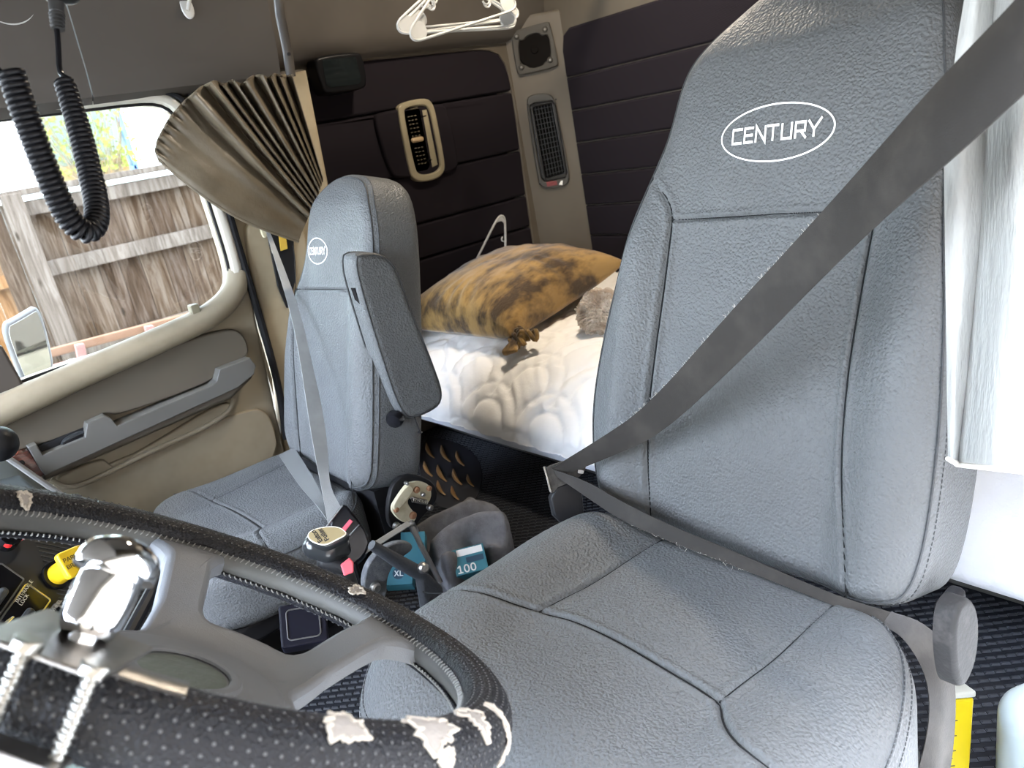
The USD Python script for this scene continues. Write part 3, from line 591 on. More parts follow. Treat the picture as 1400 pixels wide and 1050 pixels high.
TK = np.eye(4); TK[2, 3] = -.715
km = pad(pc, .13, .036, kt, [(k_f, .0026, .0035), (k_l, .0026, .0035), (k_r, .0026, .0035)], M=110)
fl = [tuple(p) for p in k_f]
split_pad(PS, km, TK, [('center_cushion_panel', [(.416, 1.792)] + [tuple(p) for p in k_l] + [tuple(p) for p in k_r[::-1]] + [p for p in fl if 1.533 < p[1] < 1.792][::-1], -.03), ('thigh_panel', fl + [(.1, 1.3), (.1, 2.0)], -.02),
    ('cushion_bolster', [p for p in fl if p[1] >= 1.79] + [tuple(p) for p in k_l] + [(.8, 2.0), (.35, 2.0)], -.02), ('cushion_bolster1', [p for p in fl if p[1] <= 1.535][::-1] + [tuple(p) for p in k_r] + [(.8, 1.3), (.395, 1.3)], -.02)], 'cushion_boxing', LEATHER)
gC = np.array(Polygon(pc).buffer(-.008).exterior.coords)[:-1]; e1 = place(np.c_[gC, kt(gC[:, 0], gC[:, 1]) * .9 + padz(.008, .036)], TK)
obj('cushion_piping', cat(tube(resample(e1, 240)[:-1], .002, 6, True), tube(resample(e1, 240)[:-1] - (0, 0, .012), .0015, 6, True)), LEATHER_DK, PS)
for l_, n_ in ((k_f[3:-3], 140), (k_l[:], 50), (k_r[:], 50)): seam(PS, l_, kt, TK, n_, -.0004)
# armrest folded up against the back: rounded slab, zip along its front edge, adjusting knob
AY = 1.365
TA = frame((0, AY, 0), (0, -1, 0))
ao = smooth_poly(polypx(TA, [(484, 352), (492, 344), (528, 346), (546, 366), (560, 410), (604, 520), (608, 545), (600, 560), (565, 576), (552, 570), (536, 540), (488, 385)]), 150, 2)
def at_(x, y): return 0 * x
am = tf(pad(ao, .06, .016, at_, [], M=30), TA)
ar = obj('armrest', am, LEATHER, PS)
e = np.array(Polygon(ao).buffer(-.005).exterior.coords)[:-1][::2]
obj('armrest_piping', cat(tube(place(np.c_[e, np.full(len(e), -.003)], TA), .0018, 6, True), tube(place(np.c_[ao[::2], np.full(len(ao[::2]), -.052)], TA), .002, 6, True)), LEATHER_DK, ar)
zp = resample(np.array(polypx(TA, [(489, 395), (515, 470), (538, 545), (552, 568)])), 60)
obj('zipper', ribbon(place(np.c_[zp + (.004, 0.0), np.full(60, -.018)], TA), place(np.c_[zp + (.0045, -.0), np.full(60, -.034)], TA), .003), GLOSS, ar)
kb = on(545, 568, (0, AY + .02, 0), (0, -1, 0))
obj('adjusting_knob', lathe([(0, 0), (.016, 0), (.019, .004), (.019, .014), (.016, .02), (.008, .023), (0, .023)], 24, frame(kb + (-.005, 0, 0), (-.8, -.5, -.2))), GLOSS, ar)
obj('zip_pull', cat(rod(kb + (.02, -.03, -.005), kb + (.022, -.034, -.04), .0015), rbox((.006, .003, .014), .001, frame(kb + (.022, -.034, -.042), (0, -1, 0)))), GLOSS, ar)
obj('armrest_pivot', rod((.76, AY + .03, -.50), (.76, AY + .10, -.50), .022), BLACK, PS)
obj('back_cover', box(.655, .70, 1.43, 1.86, -.90, -.70), BLACK, PS)
obj('seat_pan', rbox((.38, .46, .05), .012, np.array([[1, 0, 0, .44], [0, 1, 0, 1.66], [0, 0, 1, -.865], [0, 0, 0, 1.]])), BLACK, PS)
obj('suspension_base', cat(box(.28, .62, 1.47, 1.85, FL + .008, -.97), box(.32, .58, 1.5, 1.8, -.97, -.87)), BLACK, PS)
# ---------------------------------------------------------------- bunk
MX = 1.20
sheet_prof = [(2.18, -.645), (1.48, -.645), (1.36, -.668), (1.27, -.722), (1.218, -.785), (1.203, -.82), (1.20, -.86), (1.215, -.878)]
SHEET = mat('white_sheet', (.70, .72, .76), .85, spec=.2, bump=('noise', 30, .004))
yy = np.linspace(.22, 2.335, 120); sp = curve(sheet_prof, 60, 2)
g = np.array([[(x - .006 * (meshkit.noise(np.array([y * 7, z * 16, 3.3]), 2) - .5) * (z < -.66), y, z + .006 * (meshkit.noise(np.array([y * 5, x * 5, 1.]), 4) - .5)) for x, z in sp] for y in yy])
mt = thing('mattress', 'bunk mattress under a smooth white fitted sheet', 'mattress', (1.7, 1.3, -.88))
obj('sheet', shell(g, .004), SHEET, mt, smooth=60); obj('mattress_core', cat(box(1.50, 2.17, .23, 2.32, -.876, -.68), box(1.25, 1.50, .23, 2.32, -.876, -.80)), mat('foam', (.6, .6, .58), .9), mt)
qp = curve([(2.16, -.622), (1.48, -.620), (1.35, -.643), (1.258, -.700), (1.203, -.768), (1.187, -.80), (1.183, -.838)], 170, 2)
S_ = np.r_[0, np.cumsum(np.linalg.norm(np.diff(qp, axis=0), axis=1))]; yq = np.linspace(.72, 2.32, 230)
YY, SS = np.meshgrid(yq, S_, indexing='ij'); dist = np.full(YY.shape, .2)
for r_ in range(-1, 11):
    for c_ in range(-1, 9):
        cx_, cy_ = .72 + c_ * .25 + (r_ % 2) * .125, r_ * .13
        d2 = np.hypot(YY - cx_, (SS - cy_) * 1.05); a_ = (SS - cy_) < .05
        for rr_ in (.125, .07): dist = np.where(a_, np.minimum(dist, np.abs(d2 - rr_)), dist)
puff = .009 * (1 - np.exp(-dist / .011)) + .010 * (meshkit.fbm(np.stack([YY * 6, SS * 6, YY * 0], -1), 3, 5) - .5) + .006 * (meshkit.noise(np.stack([YY * 42 + 3 * np.sin(SS * 14), SS * 13, YY * 0 + 2], -1), 9) - .5)
nx = np.gradient(qp, axis=0); nx /= np.linalg.norm(nx, axis=1)[:, None]; nrm = np.stack([-nx[:, 1], nx[:, 0]], 1)
if nrm[5, 1] < 0: nrm = -nrm
g = np.stack([qp[None, :, 0] + nrm[None, :, 0] * puff, YY, qp[None, :, 1] + nrm[None, :, 1] * puff], -1)
m = shell(g, .006)
obj('quilt', m, mat('quilt_cotton', (.85, .83, .80), .8, spec=.2, bump=('noise', 120, .0006)), smooth=60, label='white quilt stitched in scallops, spread over the bunk mattress', cat='quilt')

# gold velvet pillow with a knotted corner
VEL = mat('gold_velvet', (.36, .215, .065), .75, spec=.25, bump=('noise', 90, .0016), var=((.055, .03, .010), 6.5, .42, .60), sheen=.35, scale_xyz=(1.0, 2.2, 1.4))
n_ = 90; a = np.linspace(-1, 1, n_); A, B = np.meshgrid(a, a, indexing='ij')
def pillow(hx, hy, ht, wob):
    prof = np.clip((1 - np.abs(A) ** 2.6) * (1 - np.abs(B) ** 2.6), 0, 1) ** .42
    pin = 1 - .10 * (A * A) * (1 - B * B) * 0 - .06 * np.abs(A) ** 3 * (1 - np.abs(B) ** 2) - .06 * np.abs(B) ** 3 * (1 - np.abs(A) ** 2)
    x, y = A * hx * (1 - .10 * np.abs(A) ** 2 * (1 - B * B)), B * hy * (1 - .10 * np.abs(B) ** 2 * (1 - A * A))
    rad = np.arctan2(B, A); wr = wob * np.sin(rad * 19 + 3 * np.sin(rad * 4)) * np.clip(np.maximum(np.abs(A), np.abs(B)) - .45, 0, 1) * prof
    f = meshkit.fbm(np.stack([x * 14, y * 14, x * 0], -1), 3, 6) - .5
    top = np.stack([x, y, ht * prof * (1.1) + wr + .016 * f * prof], -1); bot = np.stack([x, y, -ht * .62 * prof], -1)
    N = n_ * n_; F = quads(n_, n_)
    rim = np.r_[np.arange(n_), np.arange(1, n_) * n_ + n_ - 1, (n_ - 1) * n_ + np.arange(n_ - 2, -1, -1), np.arange(n_ - 2, 0, -1) * n_]
    m = trimesh.Trimesh(np.vstack([top.reshape(-1, 3), bot.reshape(-1, 3)]), np.vstack([F, F[:, ::-1] + N]), process=False); m.merge_vertices()
    if m.volume < 0: m.invert()
    return m
pl = thing('pillow', 'shiny gold-brown velvet pillow with a knotted corner on the bunk', 'pillow', (1.6, 1.98, -.60))
Tp = np.eye(4); cz = math.radians(3); Tp[:3, :3] = trimesh.transformations.euler_matrix(math.radians(0), math.radians(-8), cz)[:3, :3]; Tp[:3, 3] = (1.60, 2.02, -.545)
obj('cover', tf(pillow(.285, .285, .120, .012), Tp), VEL, pl, smooth=60)
kc = P(704, 459, X=1.345) - (0, 0, .012)
kn = []
for k in range(7):
    aa = rng.uniform(0, 6.28); c_ = np.array([rng.uniform(-.012, .03), rng.uniform(-.05, .03), rng.uniform(-.012, .016)])
    q = [kc + c_ + .018 * np.array([math.cos(aa + t) * .5, math.sin(aa + t), .7 * math.sin(2 * t)]) for t in np.linspace(0, 5.2, 16)]
    kn.append(tube(q, .0075, 8))
obj('knot', cat(*kn), VEL, pl, kind='stuff')
obj('knot_tail', hull([kc + (-.01, .0, -.01), kc + (-.035, .012, -.028), kc + (-.03, -.03, -.02)], [.014, .012, .006]), VEL, pl)
# crinkled brown plastic bag beside the pillow
bgc = P(822, 428, Z=-.565); s = trimesh.creation.icosphere(4); v = s.vertices * (.062, .06, .06); v += s.vertices * (.030 * (meshkit.fbm(s.vertices * 3.2, 4, 2) - .5) + .012 * np.abs(np.sin(s.vertices @ [9, 5, 11] * 1.7)))[:, None]
obj('plastic_bag', fixed(v + bgc, s.faces), mat('brown_plastic_film', (.42, .33, .25), .18, spec=.6, bump=('noise', 40, .006), coat=.4, var=((.6, .52, .43), 22, .4, .6)), label='crinkled brown plastic bag between the pillow and the driver seat', cat='bag', smooth=False)

# ---------------------------------------------------------------- wall fittings
# reading lamp in a tan oval bezel on the navy side wall
YL = YS - .016
rl = thing('reading_lamp', 'tan oval-framed reading lamp with ribbed lens on navy wall', 'lamp', P(575, 190, Y=YS))
BEZ = mat('bezel_tan', (.29, .25, .165), .45)
o1 = smooth_poly(ypoly([(543, 150), (548, 140), (582, 133), (592, 140), (597, 158), (609, 222), (608, 236), (598, 245), (578, 249), (566, 246), (560, 236)], YL), 70, 2)
o2 = smooth_poly(ypoly([(552, 154), (556, 147), (580, 143), (586, 148), (590, 160), (602, 222), (601, 230), (594, 236), (580, 239), (572, 237), (568, 230)], YL), 70, 2)
obj('bezel', yslab(o1, YS + .002, .020, .006, [o2]), BEZ, rl)
obj('back_plate', yslab(o2, YS + .006, .010, 0), BEZ, rl)
ln = rpoly(ypoly([(553, 152), (572, 145), (576, 150), (590, 226), (586, 233), (570, 236), (567, 228)], YL), .004)
lens = obj('lens', yslab(ln, YS - .002, .008, .002), mat('lens_smoke', (.085, .072, .052), .2, spec=.5), rl)
for r in range(13):
    for c in range(3):
        t = (r + .5) / 13; q = np.array([556 + 4.5 * c + 15.5 * t, 157 + 70 * t - c * .8])
        if 5 < r < 8: continue
        obj('prism', rbox((.0075, .004, .0055), .0015, frame(P(q[0] + 2, q[1], Y=YS - .011), (0, -1, 0)), 1), mat('lens_prism', (.13, .112, .08), .15, coat=.3), lens)
obj('bulb', hull([P(565, 192, Y=YS - .011), P(576, 190, Y=YS - .011)], .0085), mat('warm_bulb', (.50, .36, .21), .3), rl)
obj('wedge', yslab(ypoly([(578, 150), (585, 149), (600, 225), (592, 229)], YL), YS, .012, .004), BEZ, rl)
for x, y in ((580, 159), (588, 219)): obj('slot', yslab(ypoly([(x - 2, y - .5), (x + 4, y - 1.8), (x + 4, y - .2), (x - 2, y + 1)], YL - .004), YS - .011, .0025, 0), GLOSS, rl)
# black cabin monitor at the top of the side wall
mo = thing('monitor', 'small black rounded monitor with glossy screen high on the side wall', 'monitor', P(465, 100, Y=2.28))
ob = smooth_poly(ypoly([(430, 84), (435, 76), (488, 70), (497, 75), (503, 112), (499, 122), (450, 129), (441, 124)], 2.27), 70, 2)
obj('housing', yslab(ob, 2.33, .06, .008), mat('monitor_black', (.006, .006, .007), .35, spec=.12), mo)
obj('screen', yslab(rpoly(ypoly([(440, 82), (486, 77), (494, 110), (490, 115), (452, 120), (446, 116)], 2.27), .006), 2.275, .007, .001), mat('screen_glass', (.006, .009, .010), .06, spec=.45), mo)
# corner loudspeaker and air vent on the pillar
def cpoly(pts, d=.0): 
    T = frame(oC + nC * d, nC); return T, polypx(T, pts)
SPK = mat('speaker_grey', (.055, .051, .044), .55, spec=.25)
oS = oC
sp_ = thing('speaker', 'square grey corner loudspeaker with four screws near the ceiling', 'speaker', on(730, 67, oC, nC))
T, o1 = cpoly([(698, 47), (700, 43), (748, 29), (752, 31), (764, 84), (762, 92), (712, 103), (707, 101)], .012)
_, o2 = cpoly([(708, 54), (716, 56), (720, 49), (736, 44), (741, 50), (750, 46), (754, 80), (745, 84), (742, 90), (726, 94), (718, 88), (712, 92)], .012)
obj('frame', slab(smooth_poly(o1, 60, 1), .014, .004, [smooth_poly(o2, 60, 1)], frame(oC, nC)), SPK, sp_)
cc = on(731, 68, oC, nC)
obj('cone', lathe([(0, .006), (.012, .007), (.014, .002), (.03, .003), (.05, .008), (.062, .008), (.066, .004), (.066, 0), (0, 0)], 40, frame(cc + nC * .002, nC)), mat('speaker_cone', (.006, .005, .0045), .9, spec=.08), sp_)
for k, (x, y) in enumerate(((706, 50), (745, 40), (752, 82), (713, 92))):
    s_ = obj('corner_boss', lathe([(0, .019), (.008, .019), (.0105, .016), (.011, .01), (.011, 0), (0, 0)], 18, frame(on(x, y, oC + nC * .012, nC) - nC * .012, nC)), SPK, sp_)
    obj('screw_head', lathe([(0, .0225), (.003, .0225), (.0045, .0205), (.0045, .018), (0, .018)], 12, frame(on(x, y, oC + nC * .02, nC) - nC * .02, nC)), STEEL, s_)
av = thing('air_vent', 'tall black louvred air vent in a grey oval surround on pillar', 'vent', on(750, 195, oC, nC))
T, o1 = cpoly([(719, 140), (722, 131), (738, 127), (752, 128), (759, 136), (778, 232), (779, 246), (774, 254), (752, 258), (740, 256), (735, 246)], .006)
_, o2 = cpoly([(724, 145), (730, 141), (755, 138), (760, 144), (776, 236), (773, 243), (745, 248), (740, 243)], .006)
obj('surround', slab(smooth_poly(o1, 70, 2), .012, .005, [rpoly(o2, .006)], frame(oC, nC)), mat('vent_grey', (.065, .063, .058), .5, spec=.3), av)
_, o3 = cpoly([(729, 147), (754, 142), (771, 236), (747, 243)], .004)
obj('vent_frame', slab(rpoly(o2, .006), .016, .004, [rpoly(o3, .004)], frame(oC, nC)), GLOSS, av)
obj('vent_back', slab(rpoly(o2, .006), .002, 0, T=frame(oC, nC)), mat('vent_dark', (.003, .003, .003), .9, spec=.05), av)
for k in range(6):
    t = (k + .5) / 6; a_ = on(729.5 + 25 * t, 147 - 5 * t, oC + nC * .006, nC); b_ = on(747 + 24 * t, 242 - 7 * t, oC + nC * .006, nC)
    obj('vane', rod(a_, b_, .0014, 6), mat('vane_black', (.022, .022, .023), .5), av)
for k in range(14):
    t = (k + .5) / 14; a_ = on(729 + 18 * t, 147 + 96 * t, oC + nC * .003, nC); b_ = on(754 + 17 * t, 142 + 94 * t, oC + nC * .003, nC)
    obj('louvre', rod(a_, b_, .0012, 6), mat('vane_black', 0), av)
T, o4 = cpoly([(747, 248.5), (761, 247), (762, 253), (748, 255)], .012); obj('red_mark', slab(o4, .0135, .001, T=frame(oC, nC)), mat('dull_red', (.17, .03, .03), .5), av)
T, o4 = cpoly([(764, 252.5), (767, 247), (769.5, 247), (769, 253)], .012); obj('white_mark', slab(o4, .0135, .001, T=frame(oC, nC)), WHITE, av)
for x, y in ((722, 143), (760, 136), (738, 251), (777, 244)): obj('screw', lathe([(0, .0145), (.003, .0145), (.0035, .012), (0, .012)], 10, frame(on(x, y, oC, nC), nC)), BLACK, av)

# ---------------------------------------------------------------- hangers
HANG = mat('white_hanger', (.50, .50, .48), .4, spec=.3)
def hanger_parts(path, T, body=True):
    W = .205
    pts = [(0, .105), (-.03, .10), (-W + .035, .022), (-W + .006, .004), (-W, -.012), (-W + .012, -.024), (-W + .05, -.026), (0, -.026), (W - .05, -.026), (W - .012, -.024), (W, -.012), (W - .006, .004), (W - .035, .022), (.03, .10)]
    c = smooth_poly(pts, 110, 2); obj('frame', tube(place(np.c_[c, c[:, :1] * 0], T), .0036, 8, True), HANG, path)
    hk = curve([(0, .105), (0, .135), (.012, .15), (.024, .17), (.018, .195), (-.004, .205), (-.024, .192), (-.028, .175)], 40, 3)
    obj('hook', tube(place(np.c_[hk, hk[:, :1] * 0], T), .0034, 8), HANG, path)
    for s in (-1, 1):
        sh = [(s * (W - .004), -.010), (s * (W - .016), -.023), (s * (W - .048), -.0255), (s * (W - .062), -.010), (s * (W - .056), .012), (s * (W - .032), .022), (s * (W - .010), .006)]
        obj('shoulder_web', slab(smooth_poly(sh, 40, 2), .003, .001, T=T @ np.array([[1, 0, 0, 0], [0, 1, 0, 0], [0, 0, 1, -.0015], [0, 0, 0, 1.]])), HANG, path)
        nt = [(s * .105 + .012 * math.cos(t), .046 + .012 * math.sin(t)) for t in np.linspace(-2.9, .4, 14)]
        obj('strap_notch', tube(place(np.c_[nt, np.zeros((14, 1))], T), .0028, 7), HANG, path)
hl = ['front white plastic hanger with its lower bar tilted up', 'white plastic hanger second from the front in the bunch', 'white plastic hanger in the middle of the bunch overhead', 'white plastic hanger second from the back of the bunch', 'rearmost white plastic hanger in the bunch overhead']
for k in range(5):
    c = P(632, 24, Y=1.78 + .034 * k) + np.array([(.01, -.012, .008, -.004, .014)[k], 0, (.006, -.004, .004, -.008, .01)[k]])
    tilt = (9, -1, 1.5, -2, 0.5)[k]; yaw = (4, -1, 0, 1, 2)[k]
    T = np.eye(4); R_ = trimesh.transformations.euler_matrix(0, 0, math.radians(yaw))[:3, :3] @ np.array([[1, 0, 0], [0, 0, -1], [0, 1, 0.]])
    T[:3, :3] = R_ @ trimesh.transformations.euler_matrix(0, 0, math.radians(tilt))[:3, :3]; T[:3, 3] = c
    p_ = thing('coat_hanger', hl[k], 'hanger', c, group='white hangers hung overhead'); hanger_parts(p_, T)
p_ = thing('coat_hanger', 'white plastic hanger standing on end behind the gold pillow', 'hanger', (1.75, 2.27, -.6))
# its raised shoulder end shows above the pillow
e = curve([P(648, 362, Y=2.27), P(666, 326, Y=2.27), P(679, 300, Y=2.27), P(685, 294, Y=2.27), P(690, 298, Y=2.27), P(691, 320, Y=2.27), P(691, 350, Y=2.27), P(694, 420, Y=2.27)], 60, 2)
obj('frame', tube(np.vstack([[P(600, 455, Y=2.27)], e]), .0042, 8), HANG, p_)
hk = [P(690, 330, Y=2.27), P(687, 330, Y=2.27), P(685.5, 327, Y=2.27), P(687, 324, Y=2.27)]; obj('strap_notch', tube(curve(hk, 14), .0026, 7), HANG, p_)
ap = [(676, 306), (681, 295), (687, 293), (691.5, 298), (692, 312), (690, 309), (688, 303), (684, 302)]
obj('shoulder_web', yslab(smooth_poly(ypoly(ap, 2.27), 40, 1), 2.2715, .003, .001), HANG, p_)
obj('hanging_rail', rod((1.2, 1.83, .53), (2.2, 1.83, .53), .012), STEEL, label='steel rail above the frame that carries the white hangers', cat='rail')

# ---------------------------------------------------------------- curtains
CUR = mat('curtain_vinyl', (.13, .106, .072), .42, spec=.5, bump=('noise', 70, .0015), var=((.10, .08, .053), 9, .4, .65))
rim = [(218, 219), (213, 206), (217, 190), (232, 163), (252, 140), (275, 120), (294, 111), (306, 117), (318, 110), (330, 117), (345, 105), (358, 103), (366, 108), (376, 101), (386, 106), (400, 103)]
rim = resample(np.array(rim, float), 161); ta = np.linspace(0, 1, 161)
gat = np.array([(408, 330), (412, 318), (420, 300), (430, 280), (442, 245)], float); gat = resample(gat, 161)
gr = np.zeros((161, 70, 3))
for i in range(161):
    a_ = ta[i]
    ph = 2 * np.pi * (1.1 * a_ + 10.2 * max(a_ - .34, 0) ** 1.15 * 1.25) + 1.1 * math.sin(a_ * 21); amp = .010 + .020 * sm(a_, .30, .5)
    for j, b_ in enumerate(np.linspace(0, 1, 70)):
        q = rim[i] * (1 - b_) + gat[i] * b_
        sag = math.sin(b_ * math.pi) * (1 - a_) ** 3
        q = q + sag * np.array([-2.0, 15.0])
        dep = 1.93 - amp * (1 - .55 * b_) * math.sin(ph) - .03 * math.sin(b_ * 3.14) * (1 - a_) + .006 * (meshkit.noise(np.array([a_ * 9, b_ * 6, 0.]), 3) - .5) + .008 * math.exp(-b_ / .05) * math.sin(a_ * 120) * (a_ < .4)
        gr[i, j] = P(q[0], q[1], Y=dep)
ct = thing('curtain', 'grey-brown pleated vinyl curtain gathered beside the passenger window', 'curtain', P(330, 320, Y=1.93))
obj('drape', shell(gr, .0016), CUR, ct, smooth=70)
obj('hem', tube(gr[0], .004, 8), CUR, ct); obj('heading_tape', tube(gr[::2, 0], .0035, 6), CUR, ct)
SIL = mat('silver_curtain', (.34, .335, .315), .38, spec=.4, bump=('noise', 14, .012), var=((.38, .385, .375), 4, .4, .7), scale_xyz=(1, 1, .35))
rows = np.linspace(-160, 627, 60); gr = np.zeros((60, 40, 3))
for i, y in enumerate(rows):
    xl = np.interp(y, [-160, 0, 60, 200, 640], [1345, 1318, 1308, 1290, 1296]); xv = np.interp(y, [-160, 130, 300, 500, 640], [1375, 1352, 1345, 1326, 1309]); yb = y
    for j in range(40):
        if j < 12: t = j / 12; x = xl + (xv - xl) * t; X = .80 - .012 * math.sin(t * math.pi) + .02 * t; yy_ = y + t * 8 * (i / 59)
        else:
            t = (j - 12) / 27; x = xv - 3 + (1540 - xv) * t; X = .818 - .05 * math.sin(min(t * 3.0, 1.57)) - .02 * math.sin(t * 9) - .05 * t; yy_ = y + 8 * (i / 59) + t * 24 * (i / 59)
        gr[i, j] = P(x, yy_, X=X + .006 * (meshkit.noise(np.array([j * .25, i * .16, 0]), 4) - .5))
cr = thing('curtain', 'pale silver curtain hanging beside the driver seat back', 'curtain', P(1340, 640, X=.9))
obj('drape', shell(gr, .0015), SIL, cr, smooth=70); obj('hem', tube(gr[-1], .003, 8), mat('hem_thread', (.55, .52, .46), .8), cr)

# ---------------------------------------------------------------- seat belts
BELT = mat('belt_grey', (.029, .026, .0235), .65, spec=.2, bump=('noise', 900, .0004), var=((.048, .043, .038), 16, .45, .72))
def edges(U, Lw, Ds, n=90): 
    U = np.array([RM @ np.array([x - 700, y - 525, FPX]) * d / FPX for (x, y), d in zip(U, Ds)]); Lw = np.array([RM @ np.array([x - 700, y - 525, FPX]) * d / FPX for (x, y), d in zip(Lw, Ds)])
    return curve(U, n, 2), curve(Lw, n, 2)
db = thing('seat_belt', 'worn grey seat belt running diagonally across the driver seat', 'seat belt', (.75, .88, -.62))
U, Lw = edges([(1470, -95), (1392, -2), (1285, 108), (1185, 222), (1095, 322), (1000, 425), (885, 556), (820, 600), (755, 640)], [(1490, 40), (1402, 128), (1295, 224), (1200, 306), (1120, 384), (1020, 486), (905, 594), (840, 622), (780, 646)], [.48, .51, .585, .69, .80, .92, 1.10, 1.18, 1.25])
obj('shoulder_strap', ribbon(U, Lw, .0016, 9, lambda s, t: .004 * np.exp(-((s - .12) / .2) ** 2) * np.sin(t * 3.1)), BELT, db, smooth=50)
fz = []
for k in range(110):
    i = rng.integers(28, 74); q = U[i] + (U[i + 1] - U[i]) * rng.random(); dirn = (U[i] - Lw[i]) / np.linalg.norm(U[i] - Lw[i]) 
    l = rng.uniform(.001, .0035); e2_ = rng.normal(0, .4, 3); fz.append(tube([q, q + dirn * l * .5 + e2_ * l * .3, q + dirn * l + e2_ * l], .00035, 4))
FZ = mat('frayed_thread', (.36, .34, .31), .8); obj('frayed_edge', cat(*fz), FZ, db, kind='stuff', smooth=False)
U2, L2 = edges([(757, 642), (800, 656), (850, 686), (920, 720), (1000, 752), (1100, 796), (1160, 820), (1222, 838)], [(762, 652), (806, 682), (850, 712), (920, 742), (1000, 772), (1100, 812), (1150, 832), (1206, 856)], [1.25, 1.22, 1.17, 1.10, 1.03, .955, .91, .875])
obj('lap_strap', ribbon(U2, L2, .0016, 7), BELT, db, smooth=50)
fz = []
for k in range(60):
    i = rng.integers(25, 60); q = L2[i]; l = rng.uniform(.001, .003); fz.append(tube([q, q + rng.normal(0, .6, 3) * l, q + rng.normal(0, 1, 3) * l], .0004, 4))
obj('frayed_edge', cat(*fz), FZ, db, kind='stuff', smooth=False)
U3, L3 = edges([(1218, 836), (1262, 850), (1290, 878), (1304, 915), (1308, 960), (1306, 1010), (1300, 1060), (1290, 1110)], [(1205, 855), (1232, 868), (1258, 905), (1270, 940), (1272, 980), (1266, 1020), (1255, 1060), (1240, 1110)], [.876, .865, .855, .85, .86, .88, .90, .92])
obj('anchor_strap', ribbon(U3, L3, .0016, 9, lambda s, t: .004 * np.sin(t * 6.2 + 1) * s), mat('belt_worn', (.024, .022, .0205), .6, bump=('noise', 700, .0005), var=((.055, .05, .044), 26, .45, .7), scale_xyz=(1, 1, .4)), db, smooth=50)
# latch plate and buckle stalk
bc = RM @ np.array([768 - 700, 650 - 525, FPX]) * 1.255 / FPX
nB = np.array([-.35, -.75, .25]); TB_ = frame(bc, nB, (0.5, 0, 1))
def bpoly(pts): return polypx(TB_, pts)
bkl = thing('belt_buckle', 'black belt buckle with steel latch plate beside the driver seat', 'buckle', bc + (0, 0, -.12))
obj('latch_plate', slab(smooth_poly(bpoly([(746, 640), (752, 636), (798, 622), (803, 632), (798, 650), (764, 668), (754, 676), (750, 668)]), 60, 1), .003, .001, T=frame(bc - nB * .004, nB, (.5, 0, 1))), mat('worn_latch', (.05, .047, .044), .45, spec=.4, var=((.02, .02, .02), 90, .4, .6)), bkl)
obj('latch_rim', tube(place(np.c_[bpoly([(744, 638), (748, 652), (753, 672)]), np.zeros(3)], TB_), .0022, 8), STEEL, bkl)
obj('buckle_body', slab(smooth_poly(bpoly([(758, 672), (800, 655), (806, 690), (806, 720), (768, 720)]), 50, 1), .018, .004, T=frame(bc + np.array([0.0, .02, 0]), nB, (.5, 0, 1))), BLACK, bkl)
for x0_, y0_ in ((789, 627), (794, 645)): obj('guide', rbox((.010, .006, .004), .0015, frame(on(x0_, y0_, bc, nB), nB, (.5, 0, 1)), 1), mat('white_plastic', (.75, .75, .73), .4), bkl)
# passenger belt
PB = mat('belt_light', (.27, .275, .27), .5, bump=('noise', 800, .0004), var=((.34, .345, .335), 14, .4, .7))
pb = thing('seat_belt', 'light grey seat belt hanging down over the passenger seat', 'seat belt', P(460, 700, Y=1.40))
def yedges(U, Lw, Ys, n=80):
    return curve([P(x, y, Y=Y_) for (x, y), Y_ in zip(U, Ys)], n, 2), curve([P(x, y, Y=Y_) for (x, y), Y_ in zip(Lw, Ys)], n, 2)
U, Lw = yedges([(357, 298), (368, 330), (383, 380), (398, 430), (410, 490), (420, 560), (430, 620), (440, 670), (448, 715)], [(361, 297), (374, 330), (393, 378), (411, 428), (425, 490), (441, 560), (449, 620), (450, 665), (470, 700)], [2.0, 1.92, 1.80, 1.68, 1.58, 1.50, 1.46, 1.41, 1.37])
obj('shoulder_strap', ribbon(U, Lw, .0015, 7), PB, pb, smooth=50)
U, Lw = yedges([(402, 612), (418, 636), (432, 660), (446, 690), (458, 715)], [(381, 622), (396, 645), (414, 670), (434, 692), (448, 712)], [1.76, 1.66, 1.56, 1.46, 1.38])
obj('lap_strap', ribbon(U, Lw, .0015, 7), mat('belt_lap', (.16, .165, .165), .5, bump=('noise', 800, .0004)), pb, smooth=50)
for (x, y), nm in (((357, 315), 'belt_guide'),):
    obj(nm, yslab(smooth_poly(ypoly([(355, 302), (359, 301), (367, 322), (362, 326), (358, 318)], 1.99), 30, 1), 2.0, .008, .002), mat('cream_plastic', (.55, .50, .34), .45), pb)
obj('belt_guide_lower', yslab(ypoly([(367, 322), (370, 321), (377, 345), (373, 346)], 1.98), 1.985, .005, .001), mat('cream_plastic', (0, 0, 0)), pb, label='narrow cream lower belt guide')
nP = np.array([-.3, -.8, .5]); bo = P(468, 722, Y=1.345); TQ = frame(bo, nP, (.6, 0, 1))
pbk = thing('belt_buckle', 'black belt buckle with red press button beside the passenger seat', 'buckle', bo + (0, 0, -.1))
obj('buckle_body', slab(smooth_poly(polypx(TQ, [(448, 716), (468, 688), (476, 692), (508, 736), (500, 760), (480, 775), (455, 745)]), 60, 1), .022, .005, T=frame(bo - nP * .02, nP, (.6, 0, 1))), GLOSS, pbk)
obj('press_button', slab(polypx(TQ, [(464, 727), (478, 710), (483, 713), (469, 731)]), .005, .0015, T=frame(bo + nP * .001, nP, (.6, 0, 1))), mat('press_red', (.62, .10, .14), .45), pbk)
